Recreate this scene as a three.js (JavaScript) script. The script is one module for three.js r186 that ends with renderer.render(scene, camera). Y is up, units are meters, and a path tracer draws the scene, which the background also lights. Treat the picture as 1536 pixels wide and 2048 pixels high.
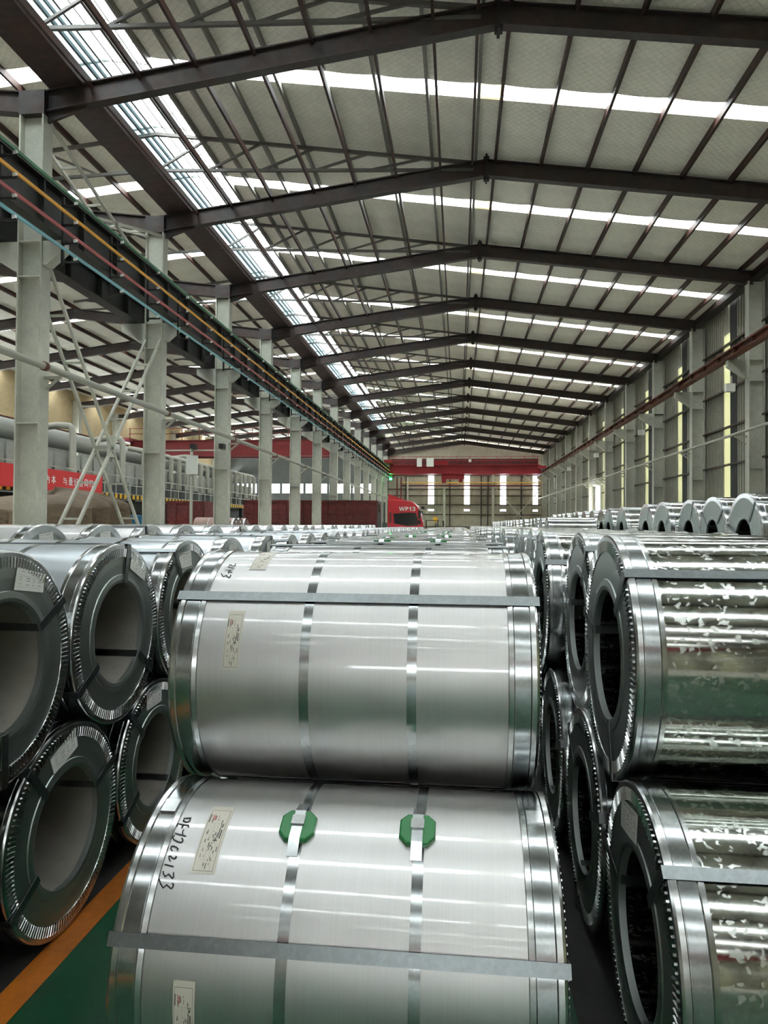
import * as THREE from 'three';
import { mergeGeometries } from 'three/addons/utils/BufferGeometryUtils.js';
import { FontLoader } from 'three/addons/loaders/FontLoader.js';
import { TextGeometry } from 'three/addons/geometries/TextGeometry.js';

// ------------------------------------------------------------------ camera, sky, exposure
const scene = new THREE.Scene();
const camera = new THREE.PerspectiveCamera(2 * Math.atan(1024 / 1400) * 180 / Math.PI, 0.75, 0.05, 600);
camera.position.set(0, 1.83, 0);
camera.rotation.order = 'YXZ';
camera.rotation.set(Math.atan(25 / 1400), Math.atan(148 / 1400), 0.007);
scene.background = new THREE.Color().setRGB(1.0, 0.99, 0.975);       // even overcast sky
scene.backgroundIntensity = 4.0;
const renderer = new THREE.WebGLRenderer({ antialias: true });
renderer.toneMapping = THREE.LinearToneMapping;
renderer.toneMappingExposure = 5.2;
renderer.shadowMap.enabled = true;

// ------------------------------------------------------------------ helpers
let seed = 7;
const rnd = () => { seed = (seed + 0x6D2B79F5) | 0; let t = Math.imul(seed ^ (seed >>> 15), 1 | seed); t = (t + Math.imul(t ^ (t >>> 7), 61 | t)) ^ t; return ((t ^ (t >>> 14)) >>> 0) / 4294967296; };
const rr = (a, b) => a + (b - a) * rnd();
const V = (x, y, z) => new THREE.Vector3(x, y, z);
const deg = Math.PI / 180;

class MB {                                   // collects quads into one geometry; D below means distance along the hall (-z)
  constructor() { this.p = []; this.n = []; this.u = []; this.i = []; }
  quad(a, b, c, d, uo = 0, vo = 0) {
    const e = b.clone().sub(a), f = d.clone().sub(a), n = e.clone().cross(c.clone().sub(a)).normalize(), k = this.p.length / 3;
    const lu = e.length(), lv = f.length();
    for (const q of [a, b, c, d]) { this.p.push(q.x, q.y, q.z); this.n.push(n.x, n.y, n.z); }
    this.u.push(uo, vo, uo + lu, vo, uo + lu, vo + lv, uo, vo + lv);
    this.i.push(k, k + 1, k + 2, k, k + 2, k + 3); return this;
  }
  hexa(c) {                                   // 8 corners: bottom 0-3 counter-clockwise from above, top 4-7
    this.quad(c[3], c[2], c[1], c[0]); this.quad(c[4], c[5], c[6], c[7]);
    for (let i = 0; i < 4; i++) { const j = (i + 1) % 4; this.quad(c[i], c[j], c[j + 4], c[i + 4]); }
    return this;
  }
  box(cx, cy, cz, sx, sy, sz) {
    const x = sx / 2, y = sy / 2, z = sz / 2;
    return this.hexa([V(cx - x, cy - y, cz + z), V(cx + x, cy - y, cz + z), V(cx + x, cy - y, cz - z), V(cx - x, cy - y, cz - z), V(cx - x, cy + y, cz + z), V(cx + x, cy + y, cz + z), V(cx + x, cy + y, cz - z), V(cx - x, cy + y, cz - z)]);
  }
  bar(a, b, w, h, up = V(0, 1, 0), o = 0, oh = 0) {   // box from a to b, w wide, h along up; o, oh shift it sideways / along up
    const d = b.clone().sub(a).normalize(), s = d.clone().cross(up).normalize(), t = s.clone().cross(d).normalize();
    const P = (q, i, j) => q.clone().addScaledVector(s, o + i * w / 2).addScaledVector(t, oh + j * h / 2);
    return this.hexa([P(a, -1, -1), P(a, 1, -1), P(b, 1, -1), P(b, -1, -1), P(a, -1, 1), P(a, 1, 1), P(b, 1, 1), P(b, -1, 1)]);
  }
  ibeam(a, b, w, h, tw, tf, up = V(0, 1, 0)) {
    this.bar(a, b, tw, h - 2 * tf, up); this.bar(a, b, w, tf, up, 0, (h - tf) / 2); return this.bar(a, b, w, tf, up, 0, -(h - tf) / 2);
  }
  tube(path, r, seg = 10) {
    const g = new THREE.TubeGeometry(path.length > 2 ? new THREE.CatmullRomCurve3(path, false, 'catmullrom', 0.05) : new THREE.LineCurve3(path[0], path[1]), path.length > 2 ? path.length * 6 : 1, r, seg);
    this.add(g); return this.disc(path[0], path[1].clone().sub(path[0]).negate(), r, seg).disc(path[path.length - 1], path[path.length - 1].clone().sub(path[path.length - 2]), r, seg);
  }
  disc(c, n, r, seg) { const g = new THREE.CircleGeometry(r, seg); g.applyQuaternion(new THREE.Quaternion().setFromUnitVectors(V(0, 0, 1), n.clone().normalize())); g.translate(c.x, c.y, c.z); return this.add(g); }
  add(g) {
    const k = this.p.length / 3, P = g.attributes.position, N = g.attributes.normal, U = g.attributes.uv, I = g.index;
    for (let j = 0; j < P.count; j++) { this.p.push(P.getX(j), P.getY(j), P.getZ(j)); this.n.push(N.getX(j), N.getY(j), N.getZ(j)); this.u.push(U ? U.getX(j) : 0, U ? U.getY(j) : 0); }
    if (I) for (let j = 0; j < I.count; j++) this.i.push(k + I.getX(j)); else for (let j = 0; j < P.count; j++) this.i.push(k + j);
    return this;
  }
  lathe(prof, seg, a0 = -Math.PI, a1 = Math.PI, R0 = 0.46) {   // round the x axis; profile [x, r]; angle 0 looks to +z, 90 degrees is up
    for (let s = 0; s < prof.length - 1; s++) {
      const [x0, r0] = prof[s], [x1, r1] = prof[s + 1], l = Math.hypot(x1 - x0, r1 - r0), nx = -(r1 - r0) / l, nr = (x1 - x0) / l, k = this.p.length / 3;
      for (let j = 0; j <= seg; j++) {
        const f = a0 + (a1 - a0) * j / seg, sn = Math.sin(f), cs = Math.cos(f);
        for (const [x, r] of [[x0, r0], [x1, r1]]) { this.p.push(x, r * sn, r * cs); this.n.push(nx, nr * sn, nr * cs); this.u.push(x + (R0 - r) * 0.7, f * R0); }
      }
      for (let j = 0; j < seg; j++) { const a = k + 2 * j; this.i.push(a, a + 1, a + 3, a, a + 3, a + 2); }
    }
    return this;
  }
  geo() {
    const g = new THREE.BufferGeometry();
    g.setAttribute('position', new THREE.Float32BufferAttribute(this.p, 3)); g.setAttribute('normal', new THREE.Float32BufferAttribute(this.n, 3)); g.setAttribute('uv', new THREE.Float32BufferAttribute(this.u, 2)); g.setIndex(this.i); return g;
  }
  build(name, mat, parent) { return part(name, this.geo(), mat, parent); }
}
const mb = () => new MB();
function part(name, geo, mat, parent, pos) { const m = new THREE.Mesh(geo, mat); m.name = name; if (pos) m.position.set(...pos); parent.add(m); return m; }
const taken = {};
const numbered = (n) => { const k = taken[n] = (taken[n] ?? -1) + 1; return k ? `${n}_${String(k).padStart(3, '0')}` : n; };
function tag(o, label, category, group, kind) { o.userData.label = label; o.userData.category = category; if (group) o.userData.group = group; if (kind) o.userData.kind = kind; return o; }
function thing(name, label, category, pos = [0, 0, 0], group, kind) { const o = new THREE.Group(); o.name = numbered(name); o.position.set(...pos); scene.add(o); return tag(o, label, category, group, kind); }
function struct(name, label, category) { const o = new THREE.Group(); o.name = numbered(name); o.userData = { kind: 'structure', label, category }; scene.add(o); return o; }
function copy(src, pos, label) { const c = src.clone(); c.name = numbered(src.name.replace(/_\d{3}$/, '')); c.position.set(...pos); if (label) c.userData.label = label; scene.add(c); return c; }

// ------------------------------------------------------------------ textures (material grain only)
function field(w, h, fn) { const a = new Float32Array(w * h); for (let y = 0; y < h; y++) for (let x = 0; x < w; x++) a[y * w + x] = fn(x / w, y / h, x, y); return a; }
function vnoise(w, h, nx, ny) {              // tiling value noise
  const g = Array.from({ length: nx * ny }, rnd), s = (t) => t * t * (3 - 2 * t);
  return field(w, h, (u, v) => { const x = u * nx, y = v * ny, i = Math.floor(x), j = Math.floor(y), a = s(x - i), b = s(y - j), G = (p, q) => g[(q % ny) * nx + (p % nx)]; return (G(i, j) * (1 - a) + G(i + 1, j) * a) * (1 - b) + (G(i, j + 1) * (1 - a) + G(i + 1, j + 1) * a) * b; });
}
function tex(w, h, fn, srgb, size) {
  const d = new Uint8Array(w * h * 4);
  for (let i = 0; i < w * h; i++) { const c = fn(i); for (let k = 0; k < 3; k++) d[i * 4 + k] = Math.max(0, Math.min(255, Math.round((Array.isArray(c) ? c[k] : c) * 255))); d[i * 4 + 3] = 255; }
  const t = new THREE.DataTexture(d, w, h); t.wrapS = t.wrapT = THREE.RepeatWrapping; t.magFilter = t.minFilter = THREE.LinearFilter; if (srgb) t.colorSpace = THREE.SRGBColorSpace;
  t.repeat.set(1 / size[0], 1 / size[1]); t.needsUpdate = true; return t;
}
const N = 512;
function voronoi(n, stretch) {               // tiling crystal cells: value per cell
  const P = []; for (let j = 0; j < n; j++) for (let i = 0; i < n; i++) P.push([(i + rnd()) / n, (j + rnd()) / n, rnd()]);
  const w1 = vnoise(N, N, 40, 40), w2 = vnoise(N, N, 40, 40);
  return field(N, N, (u, v, x, y) => {
    u += (w1[y * N + x] - 0.5) * 0.03; v += (w2[y * N + x] - 0.5) * 0.03; u -= Math.floor(u); v -= Math.floor(v);
    const ci = Math.floor(u * n), cj = Math.floor(v * n); let best = 9, val = 0;
    for (let b = -1; b <= 1; b++) for (let a = -1; a <= 1; a++) { const q = P[((cj + b + n) % n) * n + (ci + a + n) % n]; let dx = Math.abs(q[0] - u), dy = Math.abs(q[1] - v); if (dx > 0.5) dx = 1 - dx; if (dy > 0.5) dy = 1 - dy; const d = dx * dx + dy * dy * stretch; if (d < best) { best = d; val = q[2]; } }
    return val;
  });
}
const cells = voronoi(44, 1.6), n4 = vnoise(N, N, 4, 4), n16 = vnoise(N, N, 16, 16), n64 = vnoise(N, N, 64, 64), n200 = vnoise(N, N, 200, 200), streak = vnoise(N, N, 256, 6), streak2 = vnoise(N, N, 128, 4);
const spangleMap = tex(N, N, (i) => 0.9 + 0.06 * cells[i] - 0.03 * n64[i], true, [0.55, 0.55]);
const spangleRough = tex(N, N, (i) => { const c = cells[i]; const f = 0.74 + 0.2 * n16[i], r = c > f ? 0.15 + 0.11 * c : 0.08 + 0.025 * c; return [r, r, r]; }, false, [0.55, 0.55]);
const brushMap = tex(N, N, (i) => 0.95 + 0.025 * streak[i] + 0.015 * streak2[i] - 0.02 * n4[i], true, [0.4, 1.4]);
const brushRough = tex(N, N, (i) => { const r = 0.93 + 0.04 * streak[i] + 0.03 * n16[i]; return [r, r, r]; }, false, [0.4, 1.4]);
const dentBump = tex(N, N, (i) => 0.6 * n4[i] + 0.3 * n16[i], false, [1.3, 1.3]);
const grimeMap = tex(N, N, (i) => { const a = 0.86 + 0.1 * n4[i] + 0.06 * n16[i] - 0.05 * n64[i] - (n200[i] > 0.93 ? 0.08 : 0); return [a, a, a * 0.985]; }, true, [3, 3]);
const rustMap = tex(N, N, (i) => { const a = 0.75 + 0.25 * n16[i], r = n64[i] * 0.5 + n4[i] * 0.5; return r > 0.55 ? [a, a * 0.8, a * 0.72] : [a * 0.92, a * 0.92, a * 0.92]; }, true, [2, 2]);
const quiltBump = tex(N, N, (i) => { const x = (i % N) / N, y = Math.floor(i / N) / N, a = Math.abs(((x + y) * 6) % 1 - 0.5) * 2, b = Math.abs((((x - y) * 6) % 1 + 1) % 1 - 0.5) * 2; const w = Math.max(Math.pow(a, 8), Math.pow(b, 8)); return 0.75 + 0.2 * (n64[i] - 0.5) + 0.15 * (n16[i] - 0.5) - 0.6 * w; }, false, [1.2, 1.2]);
const quiltMap = tex(N, N, (i) => { const x = (i % N) / N, y = Math.floor(i / N) / N, a = Math.abs(((x + y) * 6) % 1 - 0.5) * 2, b = Math.abs((((x - y) * 6) % 1 + 1) % 1 - 0.5) * 2; const w = Math.max(a, b) > 0.955 ? 0.12 : 0; const v = 0.95 + 0.05 * n4[i] + 0.04 * (n16[i] - 0.5) - w; return [v, v, v * 0.975]; }, true, [1.2, 1.2]);
const corrBump = tex(64, 8, (i) => { const x = (i % 64) / 64; return x < 0.15 ? x / 0.15 : x < 0.45 ? 1 : x < 0.6 ? (0.6 - x) / 0.15 : 0; }, false, [0.22, 0.22]);
const concMap = tex(N, N, (i) => { const a = 0.78 + 0.14 * n4[i] + 0.1 * n16[i] + 0.06 * n64[i] - 0.08 * n200[i]; return a; }, true, [2.5, 2.5]);
const canvasBump = tex(N, N, (i) => 0.5 * n16[i] + 0.3 * n4[i] + 0.15 * n200[i], false, [1.5, 1.5]);

// ------------------------------------------------------------------ materials
const std = (o) => new THREE.MeshStandardMaterial(o), phy = (o) => new THREE.MeshPhysicalMaterial(o);
const M = {
  wrap: phy({ color: 0xd2d1cf, metalness: 1, roughness: 0.42, map: brushMap, roughnessMap: brushRough, bumpMap: dentBump, bumpScale: 0.0012, clearcoat: 0.9, clearcoatRoughness: 0.06 }),
  wrapBlue: phy({ color: 0xc2c8cc, metalness: 1, roughness: 0.34, map: brushMap, roughnessMap: brushRough, bumpMap: dentBump, bumpScale: 0.0012, clearcoat: 0.2, clearcoatRoughness: 0.08 }),
  spangle: std({ color: 0xd2d5cf, metalness: 1, roughness: 1, map: spangleMap, roughnessMap: spangleRough, bumpMap: dentBump, bumpScale: 0.0007 }),
  edge: std({ color: 0xd5d7d6, metalness: 1, roughness: 0.2, map: spangleMap, bumpMap: dentBump, bumpScale: 0.0005 }),
  strap: std({ color: 0xc3c7c8, metalness: 1, roughness: 0.17, map: spangleMap, bumpMap: dentBump, bumpScale: 0.0008 }),
  strapDull: std({ color: 0x8d9293, metalness: 1, roughness: 0.32, map: spangleMap }),
  plate: std({ color: 0xb3bab6, metalness: 1, roughness: 0.42, map: brushMap, bumpMap: dentBump, bumpScale: 0.0012 }),
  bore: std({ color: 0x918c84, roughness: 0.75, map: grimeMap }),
  brownWrap: std({ color: 0x9a7d74, metalness: 0.3, roughness: 0.5, map: grimeMap }),
  paper: std({ color: 0xd6d4cc, roughness: 0.75 }),
  ink: std({ color: 0x1b1a1d, roughness: 0.5 }),
  greenPlastic: phy({ color: 0x1d7a3c, roughness: 0.3, clearcoat: 0.3 }),
  column: std({ color: 0xcfcfc3, roughness: 0.6, map: grimeMap }),
  rafter: std({ color: 0x443d3a, roughness: 0.55, map: rustMap }),
  truss: std({ color: 0x6c6864, roughness: 0.5, map: grimeMap }),
  purlin: std({ color: 0x4e3b35, roughness: 0.6, map: rustMap }),
  purlinGalv: std({ color: 0x8b8983, roughness: 0.5, metalness: 0.2, map: grimeMap }),
  gutter: std({ color: 0x4b3b37, roughness: 0.6, map: rustMap }),
  insul: std({ color: 0xf6f3ea, roughness: 0.6, map: quiltMap, bumpMap: quiltBump, bumpScale: 0.012 }),
  roofTop: std({ color: 0x8a98a0, roughness: 0.6 }),
  glass: phy({ color: 0xf4f9fb, roughness: 0, transmission: 1, thickness: 0, ior: 1.3 }),
  glassBlue: phy({ color: 0xbdd2d8, roughness: 0.8, transmission: 0.6, thickness: 0, ior: 1.3 }),
  agedSheet: phy({ color: 0xd4d0bc, roughness: 0.9, transmission: 0.6, thickness: 0 }),
  frp: phy({ color: 0xc2c3a8, roughness: 0.9, transmission: 0.36, thickness: 0 }),
  clad: std({ color: 0x9a9788, roughness: 0.4, metalness: 0.2, map: grimeMap }),
  farClad: std({ color: 0xbcb4a4, roughness: 0.6, map: grimeMap, bumpMap: corrBump, bumpScale: 0.03 }),
  cream: std({ color: 0xd9c39a, roughness: 0.7, map: grimeMap }),
  girt: std({ color: 0x565148, roughness: 0.6, map: rustMap }),
  girder: std({ color: 0x2f342f, roughness: 0.55, map: rustMap }),
  rust: std({ color: 0x7b5040, roughness: 0.65, map: rustMap }),
  pipe: std({ color: 0xb5b4a8, roughness: 0.5, map: grimeMap }),
  red: std({ color: 0xa01d29, roughness: 0.45, map: grimeMap }),
  maroon: std({ color: 0x743433, roughness: 0.6, map: rustMap }),
  craneRed: std({ color: 0x812327, roughness: 0.5, map: grimeMap }),
  paleConcrete: std({ color: 0xcac5b8, roughness: 0.7, map: concMap }),
  green: std({ color: 0x0f4f30, roughness: 0.35, map: concMap }),
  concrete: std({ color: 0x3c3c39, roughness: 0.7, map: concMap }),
  orange: std({ color: 0xc8701a, roughness: 0.5, map: concMap }),
  barGreen: std({ color: 0x2f6b45, roughness: 0.45 }), barYellow: std({ color: 0xd99a26, roughness: 0.45 }), barRed: std({ color: 0xa34a48, roughness: 0.45 }), barBlue: std({ color: 0x6fa6ad, roughness: 0.45 }),
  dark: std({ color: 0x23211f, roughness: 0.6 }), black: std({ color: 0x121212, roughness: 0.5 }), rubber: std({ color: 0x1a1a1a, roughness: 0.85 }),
  white: std({ color: 0xdedfd8, roughness: 0.5 }), greyPanel: std({ color: 0xa9aaa4, roughness: 0.6, map: grimeMap }), greyDark: std({ color: 0x5a5d5c, roughness: 0.6, map: grimeMap }),
  tarp: std({ color: 0x7d6b58, roughness: 0.85, map: grimeMap, bumpMap: canvasBump, bumpScale: 0.06 }),
  carRed: phy({ color: 0xb80f20, roughness: 0.35, clearcoat: 0.8, clearcoatRoughness: 0.08 }),
  darkGlass: phy({ color: 0x15181a, roughness: 0.08, clearcoat: 1 }),
  yellow: std({ color: 0xd8a520, roughness: 0.5 }), blue: std({ color: 0x2c6c8c, roughness: 0.6 }), banner: std({ color: 0xc02a2a, roughness: 0.7 }),
  greenLamp: std({ color: 0x38d060, emissive: 0x30ff60, emissiveIntensity: 3, roughness: 0.4 }),
};

// ------------------------------------------------------------------ the hall: dimensions (D = distance along the hall)
const F = (k) => 13.85 + 6 * k, K0 = -8, K1 = 12, DB = F(K0) - 0.3, DE = F(K1) + 0.25, KL = -2, DLB = F(KL);
const XP = -9, XL = -28.9, XR = 10.75;                               // peak over the column line, far side wall, near side wall
const yRoof = (x) => x >= XP ? 12.3 - 0.14 * (x - 0.75) : 12.3 - 0.14 * (XP - 0.75) - 0.1 * (XP - x);
const purlR = [10.95, 9.9, 8.62, 7.35, 6.08, 4.81, 3.54, 2.27, 1.0, 0.45, -0.8, -2.05, -3.3, -4.55, -5.8, -7.05, -7.75];
const purlL = [-10.1, -11.6, -13.1, -14.6, -16.1, -17.6, -19.1, -20.6, -22.1, -23.6, -25.1, -26.6, -28.0, -28.95];

// floor
{
  const f = struct('floor', 'green and grey painted concrete floor of the coil store', 'floor');
  mb().box((XL + XR) / 2, -0.15, -(DB + DE) / 2, XR - XL + 0.4, 0.3, DE - DB + 0.4).build('slab', M.paleConcrete, f);
  mb().box((-1.63 + 0.45) / 2, 0.001, -(1.2 + 40) / 2, 0.45 + 1.63, 0.002, 38.8).build('green_paint', M.green, f);
  mb().box(1.0, 0.001, 3.2, 19, 0.002, 8.8).build('green_paint', M.green, f);
  mb().box(-3.3, 0.001, -(1.2 + 40) / 2, 3.1, 0.002, 38.8).build('dark_floor_and_shade', M.concrete, f); mb().box(1.3, 0.001, -(1.2 + 40) / 2, 1.7, 0.002, 38.8).build('dark_floor_and_shade', M.concrete, f);  // dark concrete past the line; second strip paints the coil gap shade
  mb().box(-1.69, 0.002, -(DB + 60) / 2, 0.125, 0.004, 60 - DB).build('line', M.orange, f);
}
// roof of the main hall and of the hall beyond the columns
function sheetStrip(pl, d0, d1) {             // insulation blanket laid over the purlins, sagging between them
  const b = mb(), n = 5, nz = 6, th = 0.1, xs = [];
  for (let i = 0; i < pl.length - 1; i++) for (let j = 0; j < n; j++) xs.push([pl[i] + (pl[i + 1] - pl[i]) * j / n, 0.055 * 4 * (j / n) * (1 - j / n) * Math.min(1, Math.abs(pl[i + 1] - pl[i]))]);
  xs.push([pl[pl.length - 1], 0]);
  const k = 0, g = new THREE.BufferGeometry(), p = [], u = [], id = [], W = nz + 1;
  for (const [x, s] of xs) for (let z = 0; z <= nz; z++) { const t = z / nz, d = d0 + (d1 - d0) * t; p.push(x, yRoof(x) - s * (0.55 + 0.45 * Math.sin(t * Math.PI)) , -(d - d0)); u.push(x, d - d0); }
  for (let i = 0; i < xs.length - 1; i++) for (let z = 0; z < nz; z++) { const a = i * W + z; id.push(a, a + W, a + 1, a + 1, a + W, a + W + 1); }
  g.setAttribute('position', new THREE.Float32BufferAttribute(p, 3)); g.setAttribute('uv', new THREE.Float32BufferAttribute(u, 2)); g.setIndex(id); g.computeVertexNormals();
  b.add(g);
  const x0 = pl[0], x1 = pl[pl.length - 1], L = -(d1 - d0), q = [V(x0, yRoof(x0), 0), V(x1, yRoof(x1), 0), V(x1, yRoof(x1), L), V(x0, yRoof(x0), L)], t = q.map((v) => v.clone().add(V(0, th, 0)));
  b.quad(t[0], t[1], t[2], t[3]); for (let i = 0; i < 4; i++) { const j = (i + 1) % 4; b.quad(q[i], q[j], t[j], t[i]); }
  return b.geo();
}
function roof(o, pl, kA, kB, aged) {
  const s0 = sheetStrip(pl, 0, 2.75), s1 = sheetStrip(pl, 3.35, 6);
  const panes = pl.slice(0, -1).map((x, i) => { const b = pl[i + 1], y = 0.04; return mb().hexa([V(x, yRoof(x) + y, 0), V(b, yRoof(b) + y, 0), V(b, yRoof(b) + y, -0.62), V(x, yRoof(x) + y, -0.62), V(x, yRoof(x) + y + 0.006, 0), V(b, yRoof(b) + y + 0.006, 0), V(b, yRoof(b) + y + 0.006, -0.62), V(x, yRoof(x) + y + 0.006, -0.62)]).geo(); });
  for (let k = kA; k < kB; k++) {
    part('insulation_panel', s0, M.insul, o, [0, 0, -F(k)]); part('insulation_panel', s1, M.insul, o, [0, 0, -F(k) - 3.35]);
    panes.forEach((g, i) => part('skylight_pane', g, i === aged ? M.agedSheet : M.glass, o, [0, 0, -F(k) - 2.74]));
  }
}
const ceil = struct('ceiling', 'grey insulated roof with dark purlins and bright skylight strips', 'ceiling');
roof(ceil, purlR, K0, K1, 8);
const LEN = DE - DB, MID = -(DB + DE) / 2;
for (const x of purlR) mb().bar(V(x, yRoof(x) - 0.1, -DB), V(x, yRoof(x) - 0.1, -DE), 0.07, 0.19).build('purlin', x > 0.9 ? M.purlin : M.purlinGalv, ceil);
const yOld = (x) => 12.1 - 0.135 * (0.75 - x);
for (const x of [0.35, -0.55, -1.8, -3.0, -4.2, -5.43, -6.65, -7.7]) mb().bar(V(x, yOld(x) + 0.06, -DB), V(x, yOld(x) + 0.06, -DE), 0.06, 0.15).build('purlin', M.purlin, ceil);
{ // glazed strip over the column line
  const st = 3, xs = [-7.75, -8.45, XP], xl = [XP, -9.5, -10.1];
  const slab = (a, b) => mb().hexa([V(a, yRoof(a) + 0.04, 0), V(b, yRoof(b) + 0.04, 0), V(b, yRoof(b) + 0.04, -st), V(a, yRoof(a) + 0.04, -st), V(a, yRoof(a) + 0.046, 0), V(b, yRoof(b) + 0.046, 0), V(b, yRoof(b) + 0.046, -st), V(a, yRoof(a) + 0.046, -st)]).geo();
  const G = [slab(xs[0], xs[1]), slab(xs[1], xs[2]), slab(xl[0], xl[1]), slab(xl[1], xl[2])];
  const bar = mb().bar(V(-7.75, yRoof(-7.75) - 0.01, 0), V(XP, yRoof(XP) - 0.01, 0), 0.03, 0.05).bar(V(XP, yRoof(XP) - 0.01, 0), V(-10.1, yRoof(-10.1) - 0.01, 0), 0.03, 0.05).geo();
  for (let d = F(-1); d < DE - 0.2; d += st) { G.forEach((g, i) => part('skylight_pane', g, i > 1 ? M.glassBlue : M.glass, ceil, [0, 0, -d])); part('glazing_bar', bar, M.purlinGalv, ceil, [0, 0, -d]); }
  const fine = mb().bar(V(-7.75, yRoof(-7.75) + 0.01, 0), V(-8.45, yRoof(-8.45) + 0.01, 0), 0.02, 0.03).geo();
  for (let d = F(-1) + 0.75; d < F(5); d += 0.75) part('glazing_bar', fine, M.purlinGalv, ceil, [0, 0, -d]);
  mb().box((-7.75 - 10.1) / 2, 13.7, -(DB + F(-1)) / 2, 2.45, 0.1, F(-1) - DB).build('roof_panel', M.insul, ceil);
  for (const [x, w] of [[-8.1, 0.025], [-8.45, 0.08], [-8.75, 0.03], [-9.1, 0.05], [-9.3, 0.04], [-9.5, 0.06]]) mb().bar(V(x, yRoof(x) - 0.06, -F(-1)), V(x, yRoof(x) - 0.06, -DE), w, 0.1).build('purlin', M.truss, ceil);
}
const ceilL = struct('ceiling', 'low roof of the hall beyond the columns with skylight strips', 'ceiling');
roof(ceilL, purlL, KL, K1, -1);
for (const x of purlL) mb().bar(V(x, yRoof(x) - 0.1, -DLB), V(x, yRoof(x) - 0.1, -DE), 0.07, 0.19).build('purlin', M.purlin, ceilL);

// rafters (one per frame), shared geometries
{
  const b1 = mb().ibeam(V(0.75, 11.93, 0), V(10.35, 10.62, 0), 0.22, 0.46, 0.05, 0.03).geo();
  const b2 = mb().ibeam(V(0.75, 11.93, 0), V(-8.75, 10.7, 0), 0.22, 0.46, 0.05, 0.03).geo();
  const rp = mb().box(0.75, 11.93, 0, 0.06, 0.72, 0.3).box(0.75, 12.2, 0, 0.16, 0.12, 0.1).box(0.75, 11.64, 0, 0.16, 0.12, 0.1).geo();
  const hn = mb().hexa([V(-8.75, 10.25, 0.03), V(-7.8, 10.55, 0.03), V(-7.8, 10.55, -0.03), V(-8.75, 10.25, -0.03), V(-8.75, 10.6, 0.03), V(-7.8, 10.7, 0.03), V(-7.8, 10.7, -0.03), V(-8.75, 10.6, -0.03)]).geo();
  const cl = mb().ibeam(V(-9.1, 10.7, 0), V(-18.5, 11.9, 0), 0.22, 0.46, 0.05, 0.03).geo(), cl2 = mb().ibeam(V(-18.5, 11.9, 0), V(-28.4, 10.6, 0), 0.22, 0.46, 0.05, 0.03).geo();
  for (let k = K0; k <= K1; k++) {
    const t = thing('roof_rafter', 'dark steel roof rafter with bolted ridge plate spanning between the columns', 'rafter', [0, 0, -F(k)], 'dark rafters of the main hall', 'structure');
    part('beam', b1, M.rafter, t); part('beam', b2, M.rafter, t); part('ridge_plate', rp, M.dark, t); part('haunch', hn, M.rafter, t);
    if (k >= KL) { const l = thing('roof_rafter', 'dark steel rafter under the low roof beyond the column row', 'rafter', [0, 0, -F(k)], 'dark rafters of the hall beyond the columns', 'structure'); part('beam', cl, M.rafter, l); part('beam', cl2, M.rafter, l); }
  }
}
// lattice trusses over the rafters, carrying the raised roof
{
  const tc = (x) => yRoof(x) - 0.24, bc = (x) => 12.33 + (x - XP) * -0.045, px = [-9, -7.4, -5.8, -4.2, -2.6, -1.0], B = (a, b, w = 0.07) => mb().bar(a, b, w, w).geo();
  const bl = (x) => 12.33, pl = [-10.8, -12.6, -14.4, -16.2, -18];
  const parts = [['top_chord', B(V(XP, tc(XP), 0), V(0.4, tc(0.4), 0), 0.09)], ['bottom_chord', B(V(XP, bc(XP), 0), V(0.4, bc(0.4), 0), 0.08)]];
  px.forEach((x, i) => { parts.push(['post', B(V(x, i ? bc(x) : 11, 0), V(x, tc(x), 0), i ? 0.06 : 0.12)]); const q = px[i + 1] ?? 0.3; parts.push(['diagonal', B(V(x, bc(x), 0), V(q, tc(q), 0), 0.06)]); });
  const left = [['top_chord', B(V(XP, tc(XP), 0), V(-18.5, tc(-18.5), 0), 0.09)], ['bottom_chord', B(V(XP, bl(0), 0), V(-18.5, 12.05, 0), 0.08)]];
  pl.forEach((x, i) => { left.push(['post', B(V(x, 12.2, 0), V(x, tc(x), 0), 0.06)]); const p = i ? pl[i - 1] : XP; left.push(['diagonal', B(V(p, 12.28, 0), V(x, tc(x), 0), 0.06)]); });
  for (let k = K0; k <= K1; k++) {
    const t = thing('roof_truss', 'light lattice truss of thin angles standing on the dark rafter', 'truss', [0, 0, -F(k)], 'lattice trusses under the raised roof', 'structure');
    for (const [n, g] of parts) part(n, g, M.truss, t);
    if (k >= KL) for (const [n, g] of left) part(n, g, M.truss, t);
  }
}
// gutter beam along the column heads
{ const t = thing('valley_gutter', 'broad dark brown gutter beam running along the column heads', 'gutter', [0, 0, 0], undefined, 'structure');
  mb().bar(V(-8.25, 11.02, -DB), V(-8.25, 11.02, -DE), 0.8, 0.03).build('floor_plate', M.gutter, t);
  for (const x of [-7.86, -8.64]) mb().bar(V(x, 11.17, -DB), V(x, 11.17, -DE), 0.03, 0.3).build('side_plate', M.gutter, t); }

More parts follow.
